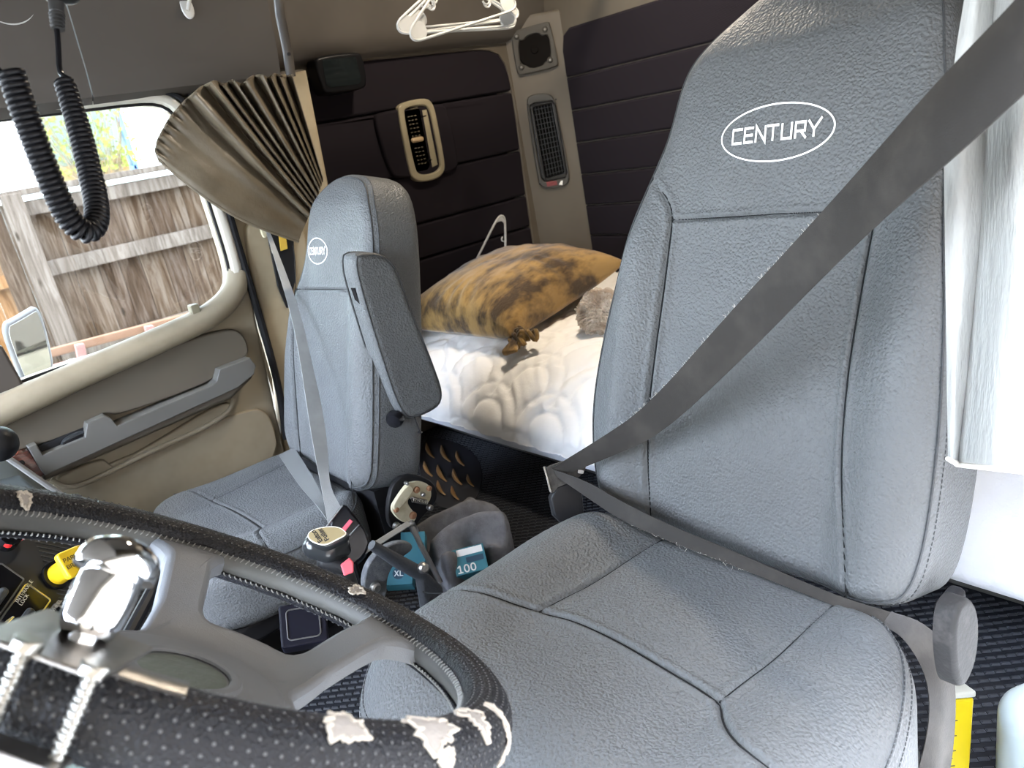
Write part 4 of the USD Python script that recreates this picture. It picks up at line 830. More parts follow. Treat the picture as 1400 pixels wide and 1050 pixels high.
for q in (((445, 722), (468, 692)), ((478, 732), (491, 718))): obj('rim', tube(place(np.c_[polypx(TQ, q), np.full(2, .003)], TQ)[[0, 0, 1, 1]] + np.linspace(0, 1e-5, 4)[:, None], .0018, 6), STEEL, pbk)
obj('buckle_stalk', tube([bo + (0, .0, -.03), bo + (.01, .02, -.14), bo + (.03, .05, -.2)], .009, 8), BLACK, pbk)
obj('warning_tag', yslab(ypoly([(381, 314), (391, 318), (394, 340), (385, 343)], 2.03), 2.037, .003, 0), mat('tag_yellow', (.55, .36, .05), .5), label='small yellow printed warning tag in the gap behind the passenger belt', cat='tag')
def q0_(x, y, d): return RM @ np.array([x - 700, y - 525, FPX]) * d / FPX
# ---------------------------------------------------------------- steering wheel
WC = np.array([.104, .579, -.313]); wth = .8588; RW, RT = .23, .0226
wn = np.array([math.cos(wth), 0, math.sin(wth)]); w1 = np.array([0, 1, 0.]); w2 = np.cross(wn, w1)
TW = np.eye(4); TW[:3, 0] = w1; TW[:3, 1] = w2; TW[:3, 2] = wn; TW[:3, 3] = WC
sw = thing('steering_wheel', 'large steering wheel in worn perforated black leather cover with grey spokes', 'steering wheel', WC)
def torus_pt(a, th, r):             # th = 0 outwards, 90 deg towards the driver
    a, th = np.broadcast_arrays(a, th); q = RW + r * np.cos(th)
    return place(np.stack([q * np.cos(a), q * np.sin(a), r * np.sin(th)], -1), TW)
na, nt = 260, 44; aa = np.linspace(0, 2 * np.pi, na, endpoint=False)
core = torus_pt(aa[:, None], np.linspace(0, 2 * np.pi, 28, endpoint=False)[None], .0178).reshape(-1, 3)
i = np.arange(na)[:, None]; j = np.arange(28)[None]; q_ = np.stack([i * 28 + j, ((i + 1) % na) * 28 + j, ((i + 1) % na) * 28 + (j + 1) % 28, i * 28 + (j + 1) % 28], -1).reshape(-1, 4)
CORE = mat('wheel_grey', (.085, .085, .08), .5, bump=('noise', 400, .0002), var=((.13, .12, .10), 18, .5, .75))
obj('rim', fixed(core, np.vstack([q_[:, [0, 1, 2]], q_[:, [0, 2, 3]]])), CORE, sw, smooth=True)
g0, g1 = math.radians(160), math.radians(224)        # the lacing gap, on the inner side
ths = np.linspace(g1 - 2 * math.pi, g0, nt)
gr = np.zeros((na + 1, nt, 3)); an = np.linspace(0, 2 * np.pi, na + 1)
for k in range(nt):
    edge = min(k, nt - 1 - k); wob = (.5 * np.sin(an * 40) + .5 * np.sin(an * 23)) * math.radians(3.0) * (edge == 0)
    rr = RT - .0022 * math.exp(-edge / 1.2) + .0007 * (meshkit.noise(np.stack([np.cos(an) * 9, np.sin(an) * 9, an * 0 + ths[k] * 3], -1), 5) - .5)
    gr[:, k] = torus_pt(an, ths[k] + wob * (1 if k else -1), rr)
LW = mat('wheel_leather', (.010, .010, .012), .36, spec=.28, bump=('leather', 420, .0007), rvar=(.5, 25))
obj('leather_cover', shell(gr, .0018), LW, sw, smooth=70)
dots = []; s8 = trimesh.convex.convex_hull(np.vstack([np.c_[circ(.00095, 6), np.zeros(6)], np.c_[circ(.0005, 6), np.full(6, .0005)]]))
V, F = [], []
for ia in range(188):
    for it, td in enumerate(range(-112, 136, 15)):
        a_ = (ia + .5 * (it % 2)) * 2 * math.pi / 188; t_ = math.radians(td)
        o_ = torus_pt(a_, t_, RT + .00045); n_v = place([math.cos(a_) * math.cos(t_), math.sin(a_) * math.cos(t_), math.sin(t_)], TW) - WC
        T = frame(o_, n_v, (.31, .4, .86)); F.append(s8.faces + len(V) * len(s8.vertices)); V.append(place(s8.vertices, T))
obj('perforation', fixed(np.vstack(V), np.vstack(F)), mat('dot_grey', (.11, .11, .11), .7, spec=.1), sw, smooth=False, kind='stuff')
ls = []
for ia in range(230):
    a_ = ia * 2 * math.pi / 230
    for t_, s in ((g0, -1), (g1, 1)): ls.append(tube([torus_pt(a_, t_ + s * .02, RT - .0008), torus_pt(a_ + .006, t_ - s * .10, RT + .0004), torus_pt(a_ + .012, t_ - s * .2, RT - .0002)], .0007, 4))
obj('lacing', cat(*ls), mat('lacing_grey', (.22, .22, .21), .7), sw, smooth=False, kind='stuff')
# worn-through patches with curled pale edges
BARE = mat('bare_backing', (.33, .30, .27), .85, bump=('noise', 180, .0015)); FL_ = mat('flaked_edge', (.50, .45, .38), .8)
def patch(px, py, sx, sy, seed):
    best = None
    for a_ in np.linspace(0, 2 * np.pi, 361):
        for t_ in np.radians(np.arange(-100, 136, 6)):
            p_ = torus_pt(a_, t_, RT); c = RM.T @ p_; u, v_ = 700 + FPX * c[0] / c[2], 525 + FPX * c[1] / c[2]; nv = place([math.cos(a_) * math.cos(t_), math.sin(a_) * math.cos(t_), math.sin(t_)], TW) - WC
            if nv @ p_ > 0: continue
            d = math.hypot(u - px, v_ - py)
            if best is None or d < best[0]: best = (d, a_, t_)
    _, a0, t0 = best; r_ = np.random.default_rng(seed); n = 44; ph = np.linspace(0, 2 * np.pi, n, endpoint=False)
    rad = 1 + .22 * np.sin(ph * 3 + r_.uniform(0, 6)) + .14 * np.sin(ph * 7 + r_.uniform(0, 6)) + .10 * r_.normal(size=n)
    rings = [torus_pt(a0 + k * rad * np.cos(ph) * sx / RW, t0 + k * rad * np.sin(ph) * sy / RT, RT + .0012) for k in np.linspace(0, 1, 7)]
    g = np.stack(rings, 1); v = g.reshape(-1, 3); m = trimesh.Trimesh(v, quads(n, 7, True), process=False)
    nn_ = m.face_normals.mean(0)
    if nn_ @ (np.mean(v, 0) - torus_pt(a0, 0, 0)) < 0: m.invert()
    pt = obj('worn_patch', m, BARE, sw, smooth=True)
    obj('curled_edge', tube(g[:, -1] + r_.normal(0, .0004, (n, 3)), .0010 + .0006 * r_.random(n), 6, True), FL_, pt, smooth=False)
patch(472, 992, .011, .010, 1); patch(590, 1000, .017, .012, 2); patch(648, 985, .010, .013, 3); patch(690, 1000, .003, .020, 8); patch(610, 1042, .006, .006, 4); patch(488, 806, .008, .006, 5); patch(35, 690, .006, .007, 6)
# hub and four spokes
g = Point(0, 0).buffer(.094, quad_segs=24)
for d in (-15, -80, 165, 100):
    c_, s_ = math.cos(math.radians(d)), math.sin(math.radians(d)); L_ = lambda r, w: (r * c_ - w * s_, r * s_ + w * c_)
    g = g.union(Polygon([L_(.05, -.040), L_(.13, -.021), L_(.18, -.022), L_(.226, -.046), L_(.226, .046), L_(.18, .022), L_(.13, .021), L_(.05, .040)]))
g = g.union(Polygon([(0, 0)] + [(.124 * math.cos(t), .124 * math.sin(t)) for t in np.radians(np.linspace(-15, -80, 12))])).union(Polygon([(0, 0)] + [(.124 * math.cos(t), .124 * math.sin(t)) for t in np.radians(np.linspace(165, 100, 12))]))
g = g.buffer(.016, quad_segs=8).buffer(-.016, quad_segs=8).buffer(-.006).buffer(.006).intersection(Point(0, 0).buffer(.222, quad_segs=40))
m = slab(np.array(g.simplify(.0004).segmentize(.008).exterior.coords)[:-1], .020, .007)
v, f = trimesh.remesh.subdivide_to_size(m.vertices, m.faces, .014); rr = np.hypot(v[:, 0], v[:, 1])
def dish(r): return -.054 * (1 - sm(r, .085, .20))
v[:, 2] += dish(rr) - .016; m = trimesh.Trimesh(v, f); m.merge_vertices()
obj('spokes', fixed(place(m.vertices, TW), m.faces), mat('spoke_grey', (.19, .20, .218), .45, spec=.3, bump=('noise', 700, .0003)), sw, smooth=40)
hb = obj('horn_pad', lathe([(0, -.047), (.074, -.047), (.082, -.0495), (.086, -.053), (.088, -.062), (0, -.062)], 64, TW), mat('spoke_grey', 0), sw, smooth=30)
obj('horn_ring', lathe([(.036, -.046), (.037, -.044), (.041, -.043), (.045, -.044), (.047, -.047), (.036, -.047)], 48, TW), mat('spoke_grey', 0), hb, smooth=30)
obj('horn_emblem', lathe([(0, -.0455), (.02, -.046), (.034, -.0468), (.036, -.048), (0, -.048)], 40, TW), mat('emblem_green_grey', (.13, .15, .13), .35, bump=('noise', 120, .001)), hb, smooth=30)
col = WC - wn * .07
obj('column', cat(tube([col, col - wn * .30], .036, 24)), BLACK, sw); obj('column_shroud', hull([col - wn * .04 + (0, -.03, 0), col - wn * .04 + (0, .03, 0), col - wn * .26 + (0, -.04, -.03), col - wn * .26 + (0, .04, -.03)], .035), SLATE, sw)
st0 = RM @ np.array([212 - 700, 800 - 525, FPX]) * .74 / FPX; st1 = RM @ np.array([164 - 700, 890 - 525, FPX]) * .66 / FPX
sk = obj('indicator_stalk', tube(curve([st0, (st0 + st1) / 2, st1, col - wn * .05], 30, 1), .0062, 10), BLACK, sw)
obj('stalk_tip', rbox((.016, .012, .012), .003, frame(RM @ np.array([152 - 700, 897 - 525, FPX]) * .655 / FPX, (-.4, -.6, .6))), mat('blue_tab', (.02, .07, .55), .4), sk)
# spinner knob clamped on the rim
ka = math.radians(141.5); kr = np.array([math.cos(ka), math.sin(ka)]); ko = place([RW * kr[0], RW * kr[1], 0], TW)
er = place([kr[0], kr[1], 0], TW) - WC; et = np.cross(wn, er)
sk = thing('spinner_knob', 'polished chrome spinner knob clamped to the steering wheel rim', 'knob', ko)
kb_ = ko - er * .012 + RM[:, 0] * .006 - wn * .004
dK = float((RM.T @ ko)[2]) + .012; kA, kB = q0_(108, 884, dK), q0_(178, 738, dK + .030); ax = kB - kA; kl = np.linalg.norm(ax) / .057; ax /= np.linalg.norm(ax); TK_ = frame(kA - ax * .024 * kl, ax, er); TK_[:3, :3] *= np.array([.92, .92, kl])[None]
obj('body', lathe([(0, .029), (.0125, .029), (.0145, .031), (.0165, .036), (.0175, .05), (.0172, .059), (.0155, .0615), (0, .0615)], 48, TK_), CHROME, sk, smooth=45)
obj('cap', lathe([(0, .060), (.016, .060), (.0225, .0615), (.0232, .064), (.0228, .069), (.020, .0745), (.0135, .079), (.006, .0808), (0, .081)], 56, TK_), CHROME, sk, smooth=50)
obj('neck', lathe([(0, .024), (.008, .024), (.008, .031), (0, .031)], 24, TK_), CHROME, sk)
BRK = mat('bracket_steel', (.36, .345, .33), .30, metal=1.0, bump=('noise', 200, .0004))
Tp_ = np.eye(4); Tp_[:3, 0] = et; Tp_[:3, 1] = er; Tp_[:3, 2] = np.cross(et, er); Tp_[:3, 3] = ko
sg = 1 if Tp_[:3, 2] @ wn > 0 else -1
def bxl(cx, cy, cz, sx, sy, sz, r=.0012): 
    T = Tp_.copy(); T[:3, 3] = ko + et * cx + er * cy + wn * cz; return rbox((sx, sy, sz), r, T, 1)
obj('top_plate', cat(bxl(-.006, -.004, .0255, .060, .062, .003)), BRK, sk)
sad = np.stack([torus_pt(ka + np.linspace(-.16, .24, 14)[:, None], np.radians(np.linspace(70, 140, 8))[None], RT + .0022)], 0)[0]; obj('saddle', shell(sad, .0022), BRK, sk)
obj('lower_plate', bxl(.004, .031, -.012, .044, .016, .003), BRK, sk); obj('side_plate', bxl(.004, .030, -.022, .036, .003, .020), BRK, sk)
THR = mat('zinc_bolt', (.40, .39, .36), .28, metal=1.0)
for cx in (-.012, .020):
    a0 = ko + et * cx + er * .0285 + wn * .028; a1 = ko + et * cx + er * .0285 - wn * .052; n_ = 90; t_ = np.linspace(0, 1, n_)
    b_ = obj('bolt', tube(a0 + (a1 - a0) * t_[:, None], .0034 + .0004 * np.sign(np.sin(t_ * 150)), 12), THR, sk, smooth=30)
    obj('bolt_head', slab(circ(.0072, 6), .005, .001, T=frame(a0, wn, er)), THR, b_); obj('nut', slab(circ(.0072, 6), .006, .001, T=frame(ko + et * cx + er * .0285 - wn * .021, wn, er)), THR, b_)

# ---------------------------------------------------------------- dashboard
db_ = thing('dashboard', 'dark dashboard with ridged black switch panel behind the steering wheel', 'dashboard', (-.1, 1.2, FL))
T = np.eye(4); T[:3, 0] = (1, 0, 0); T[:3, 1] = (0, 0, 1); T[:3, 2] = (0, -1, 0); T[:3, 3] = (0, 1.975, 0)
e0 = P(9, 625, Y=1.93); e1_ = P(52, 675, Y=1.93); e2_ = P(105, 690, Y=1.93)
DASH = mat('dash_slate', (.065, .078, .080), .5, bump=('noise', 500, .0003))
prof = [(-.74, -.42), (e0[0] - .16, e0[2] + .02), (e0[0], e0[2]), (e2_[0], e2_[2] - .04), (e2_[0] - .03, -.86), (-.74, -.95)]
obj('dash_body', slab(prof, .22, .006, T=T), DASH, db_)
obj('dash_top', rbox((.44, 1.46, .40), .04, np.array([[1, 0, 0, -.52], [0, 1, 0, 1.03], [0, 0, 1, -.66], [0, 0, 0, 1.]])), DASH, db_)
obj('dash_edge', tube([P(9, 625, Y=1.75), P(9, 625, Y=1.75) + (.08, 0, -.15)], .006, 8), GREYP, db_)
vb = P(-2, 607, Y=1.35); obj('vent_ball', lathe([(0, -.02)] + [(.027 * math.cos(t), .027 * math.sin(t)) for t in np.linspace(-.8, 1.57, 14)], 28, frame(vb, (.4, -.7, .5))), BLACK, db_)
nD = np.array([.42, -.72, .55]); nD /= np.linalg.norm(nD); oD = P(60, 800, Y=1.04); ac = np.array([33., 23.]); dn = np.array([-17., 24.])
def dpoly(pts, d=0.0): o = oD + nD * d; T = frame(o, nD); return T, polypx(T, pts)
T, pp = dpoly([(-70, 690), (108, 672), (262, 768), (215, 850), (150, 960), (90, 1010), (-70, 990)])
obj('switch_panel', slab(pp, .03, .006, T=frame(oD - nD * .03, nD)), mat('panel_black', (.012, .013, .014), .45), db_)
for k in range(34):
    t = -60 + k * 6.4; a_ = on(-30 + .42 * t + 60, 690 + t + 8, oD, nD); b_ = on(150 + .42 * t + 20, 690 + t - 34 + 72, oD, nD)
    TR_ = frame(oD, nD); sg_ = LineString([loc2(TR_, a_), loc2(TR_, b_)]).intersection(Polygon(pp).buffer(-.004))
    if sg_.is_empty or sg_.geom_type != 'LineString': continue
    a_, b_ = (place([*c_, 0], TR_) for c_ in (sg_.coords[0], sg_.coords[-1]))
    obj('rib', tube([a_, b_], .0011, 5), mat('rib_black', (.03, .032, .035), .4), db_)
def swplate(o, w, h, tag, rows):
    o = np.array(o, float); c4 = [o, o + ac * w, o + ac * w + dn * h, o + dn * h]
    T, pp = dpoly(c4); pg = np.array(Polygon(pp).buffer(-.003).buffer(.003).exterior.coords)[:-1]
    s_ = obj('switch_plate', slab(pg, .006, .002, T=T), GLOSS, db_)
    obj('chrome_border', tube(place(np.c_[pg, np.full(len(pg), .0055)], T), .0012, 6, True), mat('satin_rim', (.6, .6, .58), .25, metal=1.0), s_)
    T2, kp = dpoly([o + ac * w * .50 + dn * h * .36, o + ac * w * .82 + dn * h * .36, o + ac * w * .82 + dn * h * .80, o + ac * w * .50 + dn * h * .80])
    obj('rocker', slab(np.array(Polygon(kp).buffer(-.004).buffer(.004).exterior.coords)[:-1], .016, .005, T=T), mat('rocker_grey', (.035, .037, .038), .35), s_)
    obj('toggle', hull([on(*(o + ac * w * .30 + dn * h * .62), oD + nD * .008, nD), on(*(o + ac * w * .22 + dn * h * .9), oD + nD * .022, nD)], [.003, .0042]), CHROME, s_)
    axx = on(*(o - dn * .0 + (-dn) * .5), oD, nD); 
    for r_, txt in enumerate(rows):
        q0 = o + ac * w * (.16 + .16 * r_) + dn * h * .34; X_ = on(*(q0 - dn), oD, nD) - on(*q0, oD, nD); X_ /= np.linalg.norm(X_); TT = np.eye(4); TT[:3, 0] = X_; TT[:3, 2] = nD; TT[:3, 1] = np.cross(nD, X_); TT[:3, 3] = on(*q0, oD + nD * .006, nD)
        obj('legend', tf(meshkit.text_mesh(txt, .0042, .0004), TT), mat('legend_white', (.55, .55, .52), .6), s_)
swplate((-2, 772), 1.0, 2.6, 'a', []); swplate((34, 800), 1.0, 2.6, 'b', ['INTERAXLE', 'LOCK']); swplate((73, 827), 1.0, 2.6, 'c', ['5TH WHEEL', 'SLIDE'])
# yellow parking valve knob
yk = thing('parking_knob', 'yellow push-pull parking brake knob on the black dash panel', 'knob', on(75, 785, oD, nD))
YEL = mat('valve_yellow', (.78, .52, .015), .4)
k0 = on(77, 787, oD, nD); kx = RM @ np.array([103 - 700, 768 - 525, FPX]); kx = kx * (.965 * np.linalg.norm(k0) / np.linalg.norm(kx)); ax = kx - k0; Lk = np.linalg.norm(ax); ax /= Lk
Ty = frame(k0, ax); obj('stem', lathe([(0, 0), (.012, 0), (.0135, .004), (.0125, Lk * .6), (.015, Lk * .8), (.016, Lk), (0, Lk)], 30, Ty), YEL, yk)
obj('collar', lathe([(.010, -.002), (.0165, -.002), (.0185, .002), (.0175, .006), (.0125, .006), (.010, 0)], 30, Ty), GLOSS, yk)
hd_ = np.array(rrect(.040, .034, .005)); fT = frame(k0 + ax * (Lk - .001), ax, RM @ np.array([-.45, -.9, 0]))
hk_ = obj('handle', slab(hd_, .008, .0025, T=fT), YEL, yk)
for r_, txt in enumerate(('PARKING', 'BRAKE')):
    q = fT.copy(); q[:3, 3] = place([-.017, .003 - .009 * r_, .008], fT); obj('lettering', tf(meshkit.text_mesh(txt, .0052, .0004), q), mat('print_black', (.01, .01, .01), .6), hk_)
rk = thing('trailer_knob', 'red-edged black valve knob partly hidden behind the wheel rim', 'knob', on(8, 741, oD, nD)); kk = on(8, 741, oD, nD)
obj('stem', lathe([(0, 0), (.013, 0), (.013, .02), (0, .02)], 24, frame(kk, nD)), GLOSS, rk); obj('handle', slab(rrect(.036, .034, .006), .008, .0025, T=frame(kk + nD * .02 + (0.0, .012, 0), nD)), mat('valve_red', (.50, .02, .02), .4), rk)

# ---------------------------------------------------------------- gear lever
gl = thing('gear_lever', 'black gear lever knob with tan label and red tab', 'gear lever', P(455, 760, Y=.98))
D_ = 1.03
def dp(x, y, d=D_): return RM @ np.array([x - 700, y - 525, FPX]) * d / FPX
obj('knob', cat(hull([dp(432, 746), dp(448, 752), dp(466, 745, 1.045), dp(440, 738, 1.04), dp(470, 752, 1.05)], [.018, .017, .012, .014, .010], 3)), mat('knob_black', (.014, .015, .016), .18, spec=.7), gl)
nk = np.array([-.25, -.55, .80]); nk /= np.linalg.norm(nk); ok = dp(447, 733, 1.012); TkL = frame(ok, nk)
lp = smooth_poly(polypx(TkL, [(421, 733), (425, 727), (440, 722), (462, 721), (474, 729), (472, 733), (460, 739), (446, 746), (436, 745), (425, 740)]), 50, 2)
obj('knob_shoulder', slab(np.array(Polygon(lp).buffer(.0025).exterior.coords)[:-1][::2], .014, .006, T=frame(ok - nk * .013, nk)), mat('knob_black', 0), gl)
lb = obj('label_plate', slab(lp, .003, .001, T=TkL), mat('label_tan', (.30, .24, .13), .45, spec=.2), gl)
obj('label_rim', tube(place(np.c_[lp, np.full(len(lp), .002)], TkL), .0011, 6, True), mat('rim_cream', (.66, .62, .52), .35), lb)
for r_, txt in enumerate(('Eaton', 'Fuller')):
    q0, q1 = np.array([442 + 9.0 * r_, 741 - 2.2 * r_]), np.array([432 + 9 * r_, 727 - 2.2 * r_]); A_, B_ = on(*q0, ok, nk), on(*q1, ok, nk); X_ = (B_ - A_) / np.linalg.norm(B_ - A_); TT = np.eye(4); TT[:3, 0] = X_; TT[:3, 2] = nk; TT[:3, 1] = np.cross(nk, X_); TT[:3, 3] = A_ + nk * .003
    obj('lettering', tf(meshkit.text_mesh(txt, .0058, .0004, True), TT), mat('print_black', 0), lb)
ntb = np.array([-.3, -.85, .35]); ot = dp(474, 774, 1.0); obj('red_tab', slab(rpoly(polypx(frame(ot, ntb), [(465, 772), (478, 762), (483, 768), (483, 782), (470, 787)]), .002), .008, .002, T=frame(ot, ntb)), mat('tab_red', (.62, .09, .12), .45), gl)
obj('collar', hull([dp(447, 768, 1.05), dp(466, 772, 1.05)], .014), BLACK, gl)
obj('lever', tube(curve([dp(462, 765, 1.06), dp(478, 800, 1.10), dp(486, 850, 1.20), (.50, 1.06, FL + .02)], 30, 2), .0135, 14), mat('lever_black', (.02, .02, .021), .4), gl)

# ---------------------------------------------------------------- clutter between the seats
rm_ = thing('recliner_mechanism', 'cream steel recliner cam plate with rusty rivets beside the passenger seat', 'mechanism', P(560, 700, Y=1.36))
YR = 1.36
cp = ypoly([(557, 661), (572, 657), (587, 662), (591, 674), (588, 686), (582, 690), (570, 683), (560, 680), (557, 687), (563, 697), (570, 703), (569, 712), (560, 716), (548, 713), (537, 702), (535, 693), (541, 683), (549, 671)], YR)
CRM = mat('cream_steel', (.46, .42, .30), .45, var=((.36, .32, .22), 30, .45, .7))
cpl = obj('cam_plate', yslab(smooth_poly(cp, 80, 2), YR + .006, .006, .002), CRM, rm_)
cp2 = ypoly([(540, 700), (537, 692), (543, 682), (551, 670), (560, 662), (566, 672), (556, 684), (548, 695)], YR - .004); obj('cam_link', yslab(smooth_poly(cp2, 50, 2), YR + .0, .005, .002), CRM, rm_)
for x, y, r_ in ((568, 669, .0075), (585, 667, .006), (540, 696, .0065), (563, 704, .0085)): obj('rivet', lathe([(0, .010), (r_ * .6, .0098), (r_, .007), (r_, 0), (0, 0)], 16, frame(P(x, y, Y=YR + .003), (0, -1, 0))), mat('rust', (.22, .105, .05), .6), cpl)
for x, y, r_ in ((576, 675, .005), (586, 693, .0065), (541, 719, .009), (554, 660, .004)): obj('stud', lathe([(0, .012), (r_ * .7, .012), (r_, .010), (r_, 0), (0, 0)], 14, frame(P(x, y, Y=YR + .002), (0, -1, 0))), STEEL, rm_)
a_, b_ = P(563, 683, Y=YR - .006), P(584, 687, Y=YR - .006); t_ = np.linspace(0, 1, 160); sp_u = np.cross(b_ - a_, [0, 1, 0]); sp_u /= np.linalg.norm(sp_u)
obj('spring', tube(a_ + (b_ - a_) * t_[:, None] + .005 * (np.sin(t_ * 2 * np.pi * 9)[:, None] * sp_u + np.cos(t_ * 2 * np.pi * 9)[:, None] * np.array([0, 1., 0])), .0013, 6), STEEL, rm_)
bk_ = ypoly([(530, 690), (536, 662), (552, 648), (584, 652), (598, 668), (596, 688), (578, 706), (566, 722), (538, 726), (530, 712)], YR + .02); obj('back_plate', yslab(smooth_poly(bk_, 60, 1), YR + .03, .012, .003), mat('mech_black', (.010, .010, .011), .45, spec=.2), rm_)
obj('tie_rod', tube([P(562, 716, Y=YR), P(575, 745, Y=YR - .02), P(602, 796, Y=YR - .04)], .0062, 10), mat('rod_steel', (.20, .19, .18), .4, metal=.9), rm_)
obj('rod_end', hull([P(562, 716, Y=YR), P(567, 726, Y=YR)], .0085), STEEL, rm_)
lk = thing('seat_linkage', 'dark greasy curved bracket and lever linkage on the floor between the seats', 'bracket', P(550, 800, Y=1.28))
ar_ = ypoly([(497, 806), (500, 780), (512, 760), (530, 746), (550, 740), (564, 743), (566, 752), (552, 762), (538, 774), (530, 792), (530, 820), (510, 822)], 1.26)
obj('arched_plate', yslab(smooth_poly(ar_, 70, 2), 1.275, .014, .004), mat('dusty_grey', (.075, .08, .088), .7, bump=('noise', 160, .0015), var=((.13, .135, .14), 70, .5, .7)), lk)
obj('plate_bolt', lathe([(0, .012), (.006, .012), (.010, .009), (.011, 0), (0, 0)], 16, frame(P(512, 802, Y=1.26), (0, -1, 0))), STEEL, lk)
obj('lever_arm', tube([P(508, 745, Y=1.25), P(545, 768, Y=1.25), P(578, 786, Y=1.25)], [.010, .014, .015], 12), mat('greasy_black', (.03, .032, .036), .5, bump=('noise', 120, .0015)), lk)
obj('pivot_bolt', lathe([(0, .014), (.007, .014), (.011, .010), (.012, 0), (0, 0)], 16, frame(P(578, 776, Y=1.23), (-.2, -1, .3))), STEEL, lk)
obj('lever_foot', hull([P(575, 785, Y=1.25), P(597, 806, Y=1.25), P(582, 830, Y=1.25), P(600, 822, Y=1.25)], .012), mat('greasy_black', 0), lk)
obj('flat_rail', tf(rbox((.11, .012, .008), .002), frame(P(528, 735, Y=1.30), (-.3, -.8, .5), (.4, .2, .9)) @ trimesh.transformations.rotation_matrix(.55, (0, 0, 1))), mat('rail_steel', (.16, .145, .12), .5, spec=.2), lk)
# grey towel thrown over glove boxes
to_ = np.array([P(x, y, Z=-.93)[:2] for x, y in ((566, 752), (585, 735), (612, 720), (636, 707), (655, 705), (680, 712), (694, 716), (702, 736), (692, 750), (672, 762), (660, 756), (645, 758), (634, 770), (628, 788), (612, 797), (600, 786), (590, 768))])
to_ = smooth_poly(to_, 170, 2); tcn = to_.mean(0)
def towel_top(x, y):
    d = np.hypot(x - tcn[0], y - tcn[1]); u_ = (x - tcn[0]) * .8 + (y - tcn[1]) * .6; v_ = -(x - tcn[0]) * .6 + (y - tcn[1]) * .8
    q = np.stack([x * 10, y * 10, x * 0], -1)
    rid = np.abs(np.sin(u_ * 34 + 2.2 * np.sin(v_ * 13))) ** 1.5 * .032 + np.abs(np.sin(v_ * 24 + 2 * np.sin(u_ * 17))) ** 2 * .024
    return .055 * np.exp(-(d / .14) ** 2) + rid + .020 * (meshkit.fbm(q, 3, 3) - .5)
tw = pad(to_, .055, .012, towel_top, [], M=80)
obj('towel', trimesh.Trimesh(tw.vertices + (0, 0, -.945), tw.faces, process=False), mat('grey_microfibre', (.17, .17, .18), .95, spec=.1, bump=('noise', 420, .0012), var=((.13, .13, .138), 30, .4, .6)), label='crumpled grey microfibre towel thrown over boxes on the floor', cat='towel', smooth=70)
TEAL = mat('teal_card', (.035, .16, .21), .45)
def carton(name, label, c, size, n, up, stripe, txt, th, tpos):
    T = frame(c, n, up); p_ = thing(name, label, 'box', c, group=None); b_ = obj('carton', rbox(size, .0015, T, 1), TEAL, p_)
    F_ = T.copy(); F_[:3, 3] = place([0, 0, size[2] / 2], T)
    if stripe: obj('white_band', slab(np.array(shapely.box(*stripe).exterior.coords)[:-1], .0006, 0, T=F_), mat('card_white', (.70, .72, .72), .5), p_)
    for s_, (x_, y_), h_ in txt:
        q = F_.copy(); q[:3, 3] = place([x_, y_, .0002], F_); obj('lettering', tf(meshkit.text_mesh(s_, h_, .0005, True), q), mat('card_white', 0), p_)
    return F_, p_
nb = np.array([-.35, -.62, .70]); upb = RM @ np.array([.33, -.9, 0.])
F_, p_ = carton('glove_box', 'teal cardboard glove box marked 100 under the towel edge', P(643, 770, Y=1.335), (.074, .060, .07), nb, RM @ np.array([-.22, -.97, 0]), (-.026, .012, .033, .027), [('100', (-.034, -.026), .017)], 0, 0)
obj('name_panel', slab(rrect(.040, .013, .002, c=(.012, 0.0)), .0006, 0, T=F_), mat('card_navy', (.015, .05, .09), .5), p_)
F_, p_ = carton('glove_box', 'small teal cardboard glove box marked XL below the curved bracket', P(547, 788, Y=1.40), (.062, .050, .06), nb, RM @ np.array([-.05, -1, 0]), (-.031, .018, .031, .025), [('XL', (-.010, -.006), .012)], 0, 0)
obj('size_roundel', slab(circ(.013, 28), .0004, 0, T=F_), mat('card_navy', 0), p_)
carton('glove_box', 'teal cardboard box standing behind the steel tie rod', P(566, 753, Y=1.41), (.055, .075, .05), nb, RM @ np.array([-.05, -1, 0]), None, [], 0, 0)
for k in range(6):
    a_ = P(560 + 4 * k, 722 + 2 * k, Y=1.50); b_ = P(596 + 3 * k, 708 + 3 * k, Y=1.56); c_ = P(622 + 2 * k, 694 + 3 * k, Y=1.60)
    obj('cable', tube(curve([a_ + (0, 0, -.05), a_, b_ + (0, 0, .01 * math.sin(k)), c_, c_ + (.05, .02, -.08)], 30, 2), .0042, 7), GLOSS, label=('black cable nearest the towel in the bundle under passenger seat' if k == 5 else f'black cable {("closest to", "second from", "third from", "fourth from", "fifth from")[k]} the steel tie rod in the bundle'), cat='cable', group='black cables beside the passenger seat base')
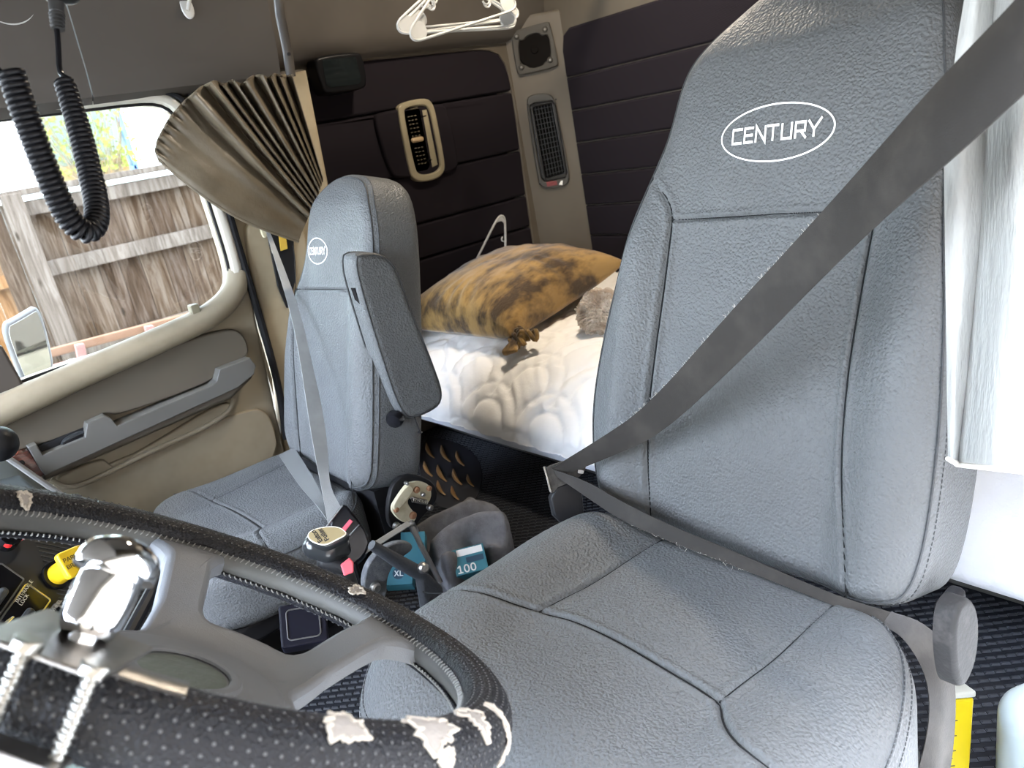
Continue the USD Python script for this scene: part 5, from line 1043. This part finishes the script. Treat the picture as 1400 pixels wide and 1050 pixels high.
# black plate with curved brass slots
tp = thing('slotted_plate', 'black floor plate with curved brass slots behind the passenger seat', 'plate', P(612, 645, Z=-1.0))
ppl = smooth_poly([P(x, y, Z=-1.006)[:2] for x, y in ((578, 600), (600, 597), (640, 610), (662, 640), (655, 680), (630, 700), (590, 690), (570, 640))], 50, 1)
obj('plate', slab(ppl, .006, .002, T=np.array([[1, 0, 0, 0], [0, 1, 0, 0], [0, 0, 1, FL + .008], [0, 0, 0, 1.]])), mat('plate_black', (.006, .006, .008), .5), tp)
BRS = mat('brass_edge', (.33, .19, .075), .4, metal=.6)
for x, y, s_ in ((588, 616, 1), (609, 620, 1.1), (629, 627, .95), (585, 641, 1), (604, 647, 1.1), (625, 652, 1.05), (643, 657, .8), (603, 667, .95), (622, 674, .9)):
    c_ = curve([P(x - 5 * s_, y - 10 * s_, Z=-1.004), P(x - 4 * s_, y - 1 * s_, Z=-1.0), P(x + 1 * s_, y + 6 * s_, Z=-1.0), P(x + 6 * s_, y + 10 * s_, Z=-1.004)], 16, 2)
    r_ = .0068 * np.sin(np.linspace(.25, 2.9, 16)); m = tube(c_, np.maximum(r_ * s_, .002), 8); obj('brass_slot', m, BRS, tp)
# small items: electronics box seen through the wheel, yellow can, white jug, pale cloth
eb = thing('control_box', 'small navy control box on the floor seen through the wheel', 'box', P(415, 855, Y=.98)); cE = P(416, 856, Y=.98); TE = frame(cE, (-.2, -.7, .65), RM @ np.array([-.1, -1, 0]))
obj('case', rbox((.065, .06, .05), .004, TE), mat('case_navy', (.006, .006, .012), .5, spec=.15), eb); obj('outline', tube(place(np.c_[rrect(.045, .042, .006), np.full(28, .026)], TE), .0012, 5, True), mat('legend_grey', (.07, .07, .07), .5), eb)
yc = thing('yellow_case', 'narrow yellow case with black marks standing behind the belt anchor', 'case', P(1300, 1060, D=1.05))
Tyc = frame(P(1302, 1040, D=1.06), (-.3, -.5, .1), RM @ np.array([-.05, -1, .1])); obj('body', rbox((.034, .20, .03), .006, Tyc), mat('bright_yellow', (.30, .235, .005), .4, spec=.2), yc)
Tyc2 = frame(P(1302, 1040, D=1.06), (-.3, -.5, .1), RM @ np.array([-.05, -1, .1])); obj('lid', rbox((.036, .010, .032), .004, tf(trimesh.Trimesh(), np.eye(4)) and None or np.block([[Tyc[:3, :3], (Tyc[:3, 3] + Tyc[:3, 1] * .105)[:, None]], [np.zeros((1, 3)), np.ones((1, 1))]])), mat('lid_grey', (.25, .25, .22), .4), yc)
for k in range(14): obj('mark', slab(np.array(shapely.box(-.017, .08 - k * .011, -.012 + .004 * (k % 2), .0812 - k * .011).exterior.coords)[:-1], .0004, 0, T=np.block([[Tyc[:3, :3], (Tyc[:3, 3] + Tyc[:3, 2] * .015)[:, None]], [np.zeros((1, 3)), np.ones((1, 1))]])), mat('print_black', 0), yc)
jg = thing('jug', 'white rounded plastic jug standing on the floor by the door', 'jug', P(1415, 1060, D=.95))
jb = P(1418, 985, D=.95); obj('body', hull([jb, jb + (0.03, -.03, -.30), jb + (.06, .02, -.30), jb + (.04, -.02, 0)], .042, 3), mat('white_jug', (.27, .315, .32), .35, spec=.3), jg); obj('neck', lathe([(0, .03), (.016, .03), (.017, .06), (.0, .06)], 24, frame(jb + (.02, -.01, .01), (0, 0, 1))), mat('white_jug', 0), jg)
q_ = lambda x, y, d: RM @ np.array([x - 700, y - 525, FPX]) * d / FPX
gcl = np.array([[q_(20, 1090, .50), q_(60, 1045, .52), q_(98, 1010, .55), q_(110, 1016, .56)], [q_(40, 1110, .46), q_(80, 1060, .47), q_(101, 1012, .52), q_(130, 1024, .55)], [q_(80, 1130, .44), q_(110, 1080, .44), q_(140, 1026, .50), q_(165, 1034, .53)], [q_(200, 1150, .46), q_(210, 1100, .47), q_(210, 1058, .50), q_(240, 1068, .52)]])
obj('folded_cloth', shell(gcl, .002), mat('pale_green_cloth', (.22, .27, .235), .7, spec=.1), label='pale green folded cloth below the steering wheel rim', cat='cloth', smooth=20)

# ---------------------------------------------------------------- overhead: radio cord, lamp, visor clip
cd = mc = thing('radio_microphone', 'black hand microphone with a coiled cord looping down from the roof', 'microphone', q_(80, -20, .6))
strt = [q_(73, 18, .60), q_(78, 40, .60), q_(80, 70, .60), q_(81, 102, .60)]
ctr = curve([q_(88, 112, .60), q_(100, 150, .60), q_(112, 190, .60), q_(124, 240, .60), q_(133, 280, .595), q_(132, 308, .585), q_(117, 320, .575), q_(95, 303, .565), q_(75, 262, .555), q_(52, 205, .545), q_(30, 145, .535), q_(14, 96, .53)], 900, 3)
s_ = np.linspace(0, 1, 900); t = np.gradient(ctr, axis=0); t /= np.linalg.norm(t, axis=1)[:, None]; u = np.cross(t, RM[:, 2]); u /= np.linalg.norm(u, axis=1)[:, None]; w = np.cross(t, u)
rad = .0070 - .0012 * np.exp(-((s_ - .0) / .12) ** 2); turns = 62; ph = 2 * np.pi * turns * s_
hx = ctr + rad[:, None] * (np.cos(ph)[:, None] * u + np.sin(ph)[:, None] * w); hx = resample(hx, 2600)
CORD = mat('cord_black', (.005, .005, .006), .3, spec=.16)
obj('coil', tube(hx, .00235, 8), CORD, cd, smooth=True)
obj('lead', tube(curve(strt + [hx[0]], 30, 2), .0022, 8), CORD, cd); obj('tail', tube(curve([hx[-1], q_(-5, 92, .53), q_(-40, 60, .54), q_(-60, -60, .6)], 20, 2), .0022, 8), CORD, cd)
a_, b_ = q_(77, 4, .60), q_(79, 40, .60); n_ = 36; t_ = np.linspace(0, 1, n_)
obj('strain_relief', tube(a_ + (b_ - a_) * t_[:, None], .0058 - .0012 * t_ + .0006 * np.sign(np.sin(t_ * 45)) * (t_ > .35), 14), mat('relief_black', (.015, .015, .015), .45), cd, smooth=30)
obj('body', hull([q_(72, -14, .60), q_(92, -12, .61), q_(70, -70, .60), q_(105, -70, .61)], .010, 3), mat('mic_black', (.010, .011, .011), .25), mc); obj('clip', rbox((.02, .006, .02), .002, frame(q_(88, -40, .585), RM @ np.array([0, 0, -1.]))), CHROME, mc)
dl = thing('dome_lamp', 'pale round dome lamp on the header panel in the corner', 'lamp', P(8, 2, Y=YD - .06)); nh = np.array([0, -1, -.12])
obj('rim', lathe([(.040, .0), (.060, .0), (.060, .012), (.054, .018), (.044, .016), (.040, .0)], 48, frame(P(6, -4, Y=YD - .058), nh)), mat('lamp_white', (.42, .42, .40), .45), dl); obj('lens', lathe([(0, .012), (.03, .010), (.043, .004), (.043, 0), (0, 0)], 40, frame(P(6, -4, Y=YD - .058), nh)), mat('lamp_lens', (.12, .12, .115), .2), dl)
vc = thing('visor_clip', 'white elongated plastic clip hanging from the header panel', 'clip', P(255, 5, Y=YD - .07)); vp = ypoly([(236, -16), (242, -6), (248, 12), (256, 24), (264, 26), (268, 19), (264, 4), (256, -10), (248, -20)], YD - .075)
obj('plate', yslab(smooth_poly(vp, 50, 2), YD - .065, .008, .003), mat('clip_white', (.50, .49, .46), .4), vc); obj('pin', rod(P(257, 14, Y=YD - .080), P(261, -14, Y=YD - .085), .0045, 10), mat('clip_white', 0), vc)
# ---------------------------------------------------------------- outside the passenger window
YF_ = 6.0
def wood(name, c1, c2, c3):
    if name in _mats: return _mats[name]
    N = {"g": ("geometry", {}), "o": ("object_info", {}), "sc": ("vector_math", {"math_type": "multiply_add", "vector2": (16, 16, 1.3)}), "rv": ("vector_math", {"math_type": "scale", "vector1": (37, 11, 23)}),
         "n": ("noise_texture", {"scale": 1.6, "detail": 5.0, "roughness": .62, "distortion": 1.4}), "r": ("rgb_ramp", {"ramp": [(0, c1), (.38, c1), (.5, c2), (.62, c3), (1, c3)]}),
         "kn": ("voronoi_texture", {"scale": 2.4}), "kv": ("vector_math", {"math_type": "multiply", "vector2": (3.0, 1, 1.1)}), "kr": ("map_range", {"from_min": .05, "from_max": .11, "to_min": 0, "to_max": 1, "clamp": True}), "mx": ("mix", {"color1": (c1[0] * .35, c1[1] * .32, c1[2] * .30)}),
         "b": ("bump", {"distance": .004}), "p": ("principled_bsdf", {"roughness": .85, "specular_ior_level": .03})}
    m = usdkit.material(stage, '/World/Looks/' + name, N, [("o.random", "rv.scale"), ("g.position", "sc.vector1"), ("rv.vector", "sc.vector3"), ("sc.vector", "n.vector"), ("n.fac", "r.fac"), ("g.position", "kv.vector1"), ("kv.vector", "kn.vector"), ("kn.distance", "kr.value"), ("kr.result", "mx.fac"), ("r.color", "mx.color2"), ("mx.color", "p.base_color"), ("n.fac", "b.height"), ("b.normal", "p.normal")], surface="p.BSDF"); _mats[name] = m; return m
W = [wood('weathered_a', (0.0275, 0.0165, 0.01), (0.0475, 0.0315, 0.02), (0.075, 0.0575, 0.0425)), wood('weathered_b', (0.021, 0.013, 0.008), (0.0375, 0.024, 0.0155), (0.06, 0.045, 0.034)), wood('weathered_c', (0.033, 0.021, 0.0135), (0.0575, 0.04, 0.0265), (0.085, 0.0675, 0.0525))]
WR = wood('weathered_rail', (0.05, 0.04, 0.031), (0.0725, 0.059, 0.0475), (0.1, 0.085, 0.071)); WO = wood('orange_cedar', (0.085, 0.04, 0.014), (0.13, 0.0675, 0.0275), (0.17, 0.1, 0.05))
zT, zM, zB = .10, P(170, 343, Y=YF_)[2], P(200, 442, Y=YF_)[2]
fn = thing('fence', 'weathered brown board fence with three rails outside the passenger window', 'fence', (1.5, YF_, -1.3)); rf = np.random.default_rng(3)
x = P(40, 400, Y=YF_)[0] - .1; k = 0
while x < 3.3:
    w_ = rf.uniform(.115, .165); obj('plank', rbox((w_ - .0016, .018, zT + 1.30), .003, np.array([[1, 0, 0, x + w_ / 2], [0, 1, 0, YF_ + rf.uniform(-.004, .004)], [0, 0, 1, (zT - 1.30) / 2], [0, 0, 0, 1.]]), 1), W[rf.integers(3)], fn); x += w_
xr0, xr1 = P(62, 400, Y=YF_ - .1)[0] - .02, 3.3
for z_, hh in ((zT - .05, .09), (zM, .10), (zB - .04, .09)): obj('rail', rbox((xr1 - xr0, .045, hh), .004, np.array([[1, 0, 0, (xr0 + xr1) / 2], [0, 1, 0, YF_ - .035], [0, 0, 1, z_], [0, 0, 0, 1.]]), 1), WR, fn)
obj('cap_rail', rbox((2.75, .14, .04), .004, np.array([[1, 0, 0, 2.06], [0, 1, 0, YF_ - .02], [0, 0, 1, zT + .055], [0, 0, 0, 1.]]), 1), WR, fn)
a_, b_ = P(38, 290, Y=YF_ - .09), P(78, 470, Y=YF_ - .09); obj('post', rbox((.115, .10, 1.55), .005, np.array([[1, 0, 0, (a_[0] + b_[0]) / 2], [0, 1, 0, YF_ - .075], [0, 0, 1, -.62], [0, 0, 0, 1.]]), 1), WR, fn)
f2 = thing('fence', 'brighter orange cedar fence section left of the grey post', 'fence', (.3, YF_, -1.3)); x = P(40, 400, Y=YF_)[0] - .03; k = 0
while x > -1.2:
    w_ = rf.uniform(.12, .15); obj('plank', rbox((w_ - .0016, .018, 1.34), .003, np.array([[1, 0, 0, x - w_ / 2], [0, 1, 0, YF_ + .05], [0, 0, 1, -.60], [0, 0, 0, 1.]]), 1), WO, f2); x -= w_
for z_ in (zT - .14, zM - .02, zB - .02): obj('rail', rbox((2.0, .04, .085), .004, np.array([[1, 0, 0, -.325], [0, 1, 0, YF_ + .015], [0, 0, 1, z_], [0, 0, 0, 1.]]), 1), WO, f2)
struct('ground_bank', box(-6, 8, 4.4, 12, -2.3, -1.0), CONC)
# house behind the fence
YH = 8.6; hw = '/World/wall_house'
SID = mat('mint_siding', (.74, .84, .80), .6)
struct('wall_house', box(-5, 9, YH + .04, YH + .2, -1.3, 4.2), SID)
wx0, wx1, wz0, wz1 = P(52, 230, Y=YH)[0], P(174, 190, Y=YH)[0], P(120, 240, Y=YH)[2], P(100, 40, Y=YH)[2]
zz = wz0 - 1.2; m0 = P(230, 166, Y=YH)[2]; step = abs(P(230, 166, Y=YH)[2] - P(234, 186, Y=YH)[2])
z_ = m0 - 9 * step
while z_ < 2.6:
    for x0_, x1_ in ((-2.6, wx0 - .10), (wx1 + .10, 5.0)) if z_ + step > wz0 - .09 and z_ < wz1 + .1 else ((-2.6, 5.0),):
        s_ = np.array([(0, 0), (.028, 0), (.010, step), (0, step)]); T = np.eye(4); T[:3, 0] = (0, -1, 0); T[:3, 1] = (0, 0, 1); T[:3, 2] = (-1, 0, 0); T[:3, 3] = (x1_, YH + .03, z_)
        obj('siding_plank', slab(s_, x1_ - x0_, 0, T=T), SID, hw, smooth=False)
    z_ += step
WT = mat('white_trim', (.85, .86, .86), .5); BLU = mat('blue_sash', (.10, .19, .42), .4)
fr = [box(wx0 - .12, wx0 - .02, YH - .03, YH + .1, wz0 - .09, wz1 + .1), box(wx1 + .02, wx1 + .14, YH - .03, YH + .1, wz0 - .09, wz1 + .1), box(wx0 - .12, wx1 + .14, YH - .05, YH + .1, wz0 - .10, wz0 - .025), box(wx0 - .12, wx1 + .14, YH - .03, YH + .1, wz1 + .02, wz1 + .12)]
struct('window_2', box(wx0 - .02, wx1 + .02, YH + .035, YH + .04, wz0 - .03, wz1 + .03), GLASS)
for f_ in fr: obj('window_frame', f_, WT, '/World/window_2', smooth=False)
for a4 in ((wx0 - .02, wx0 + .02, wz0 - .025, wz1 + .02), (wx1 - .02, wx1 + .02, wz0 - .025, wz1 + .02), (wx0, wx1, wz0 - .03, wz0 + .02)): obj('sash', box(a4[0], a4[1], YH - .0, YH + .03, a4[2], a4[3]), BLU, '/World/window_2', smooth=False)
# net curtain inside; added board and leaves stand in for the pane's reflection
wv = np.array([[(x_, YH + .10 + .02 * math.sin(x_ * 60), z_) for z_ in np.linspace(wz0, wz1, 4)] for x_ in np.linspace(wx0 - .05, wx1 + .05, 120)])
struct('window_backing', box(wx0 - .1, wx1 + .1, YH + .205, YH + .21, wz0 - .1, wz1 + .1), mat('room_cream', (.62, .55, .38), .9))
obj('net_curtain', shell(wv[:36], .002), mat('net_white', (.82, .82, .78), .9), label='white net curtain behind the left side of the house window', cat='curtain'); obj('net_curtain', shell(wv[90:], .002), mat('net_white', 0), label='white net curtain behind the right side of the house window', cat='curtain')
obj('planter_board', box(wx0, wx1 - .1, YH - .13, YH - .10, wz0 - .04, wz0 + .11), mat('ochre_wood', (.20, .125, .045), .8), label='ochre board standing in for the reflection at the foot of the house window', cat='board', smooth=False)
hp = thing('shrub', 'leafy yellow-green foliage standing in for the reflection in the house window', 'shrub', ((wx0 + wx1) / 2, YH - .25, -1.0)); lf = []
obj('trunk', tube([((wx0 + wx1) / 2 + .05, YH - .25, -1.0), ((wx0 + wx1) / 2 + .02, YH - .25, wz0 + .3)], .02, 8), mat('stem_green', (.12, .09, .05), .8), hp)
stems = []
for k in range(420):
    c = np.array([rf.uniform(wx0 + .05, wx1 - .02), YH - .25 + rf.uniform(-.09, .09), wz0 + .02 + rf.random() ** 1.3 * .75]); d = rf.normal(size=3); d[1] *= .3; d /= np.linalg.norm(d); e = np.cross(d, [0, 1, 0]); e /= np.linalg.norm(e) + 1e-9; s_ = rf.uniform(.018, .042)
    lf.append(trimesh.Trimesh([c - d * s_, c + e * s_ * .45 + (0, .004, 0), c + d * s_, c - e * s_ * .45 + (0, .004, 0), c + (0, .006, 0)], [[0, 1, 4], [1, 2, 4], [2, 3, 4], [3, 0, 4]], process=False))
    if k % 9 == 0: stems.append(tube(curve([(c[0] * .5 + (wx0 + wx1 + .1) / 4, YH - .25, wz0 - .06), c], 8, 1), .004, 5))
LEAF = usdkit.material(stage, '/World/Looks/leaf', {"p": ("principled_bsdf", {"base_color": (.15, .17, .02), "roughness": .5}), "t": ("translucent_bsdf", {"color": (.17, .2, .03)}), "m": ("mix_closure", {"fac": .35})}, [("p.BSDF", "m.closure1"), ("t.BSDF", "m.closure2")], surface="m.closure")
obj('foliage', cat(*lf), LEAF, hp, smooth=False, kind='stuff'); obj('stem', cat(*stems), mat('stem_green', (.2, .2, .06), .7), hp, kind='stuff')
# pink-red steel frame and hose lying before the fence
YP = 5.2; RED = mat('faded_red_steel', (.15, .075, .065), .6, spec=.1, var=((.18, .115, .10), 9, .4, .65)); RST = mat('rusty_brown', (.11, .062, .038), .7, spec=.1)
mf = thing('steel_frame', 'faded pink-red steel frame lying along the foot of the fence', 'frame', P(170, 480, Y=YP))
def beam(a, b, s): 
    a, b = np.array(a), np.array(b); L_ = np.linalg.norm(b - a); return rbox((s, s, L_), .006, frame((a + b) / 2, b - a, (0, 0, 1) if abs((b - a)[2]) < .9 * L_ else (1, 0, 0)), 1)
obj('rail', beam(P(60, 485, Y=YP), P(262, 432, Y=YP), .05), RST, mf); obj('rail', beam(P(50, 512, Y=YP - .2), P(275, 450, Y=YP - .2), .055), RED, mf)
obj('rail', beam(P(70, 530, Y=YP - .4), P(290, 462, Y=YP - .4), .05), RED, mf)
for x_, y_ in ((108, 470), (203, 445)): obj('upright', beam(P(x_, y_, Y=YP - .05), P(x_ + 9, y_ + 40, Y=YP - .05), .05), RED, mf)
obj('hose', tube(curve([P(70, 540, Y=4.9), P(85, 500, Y=4.9), P(110, 492, Y=4.9), P(140, 505, Y=4.9), P(175, 470, Y=4.9), P(200, 458, Y=4.9), P(230, 470, Y=4.9)], 50, 3), .022, 8), mat('hose_white', (.25, .25, .235), .5), label='pale hose looping over the steel frame outside the window', cat='hose')
# mirror outside the front of the door window, with its divider
mr = thing('side_mirror', 'rounded glossy side mirror outside the front corner of the window', 'mirror', P(45, 480, Y=2.26)); YM = 2.26
mo_ = smooth_poly(ypoly([(2, 446), (22, 436), (42, 424), (52, 418), (62, 440), (72, 480), (76, 505), (62, 522), (36, 532), (22, 500)], YM), 60, 2)
obj('shell', yslab(mo_, YM + .06, .058, .02), mat('mirror_shell', (.035, .036, .038), .4, spec=.2), mr)
obj('mirror_glass', yslab(np.array(Polygon(mo_).buffer(-.008).exterior.coords)[:-1], YM + .004, .006, .001), mat('mirror_silver', (.34, .35, .35), .04, metal=1.0), mr)
obj('arm', rod(P(30, 520, Y=YM + .03), P(20, 570, Y=2.14), .012), mat('mirror_shell', 0), mr)
obj('window_divider', yslab(ypoly([(-40, 462), (4, 474), (12, 488), (34, 528), (30, 536), (-40, 556)], YD - .01), YD + .02, .03, .006), mat('divider_brown', (.05, .042, .035), .45), d1)
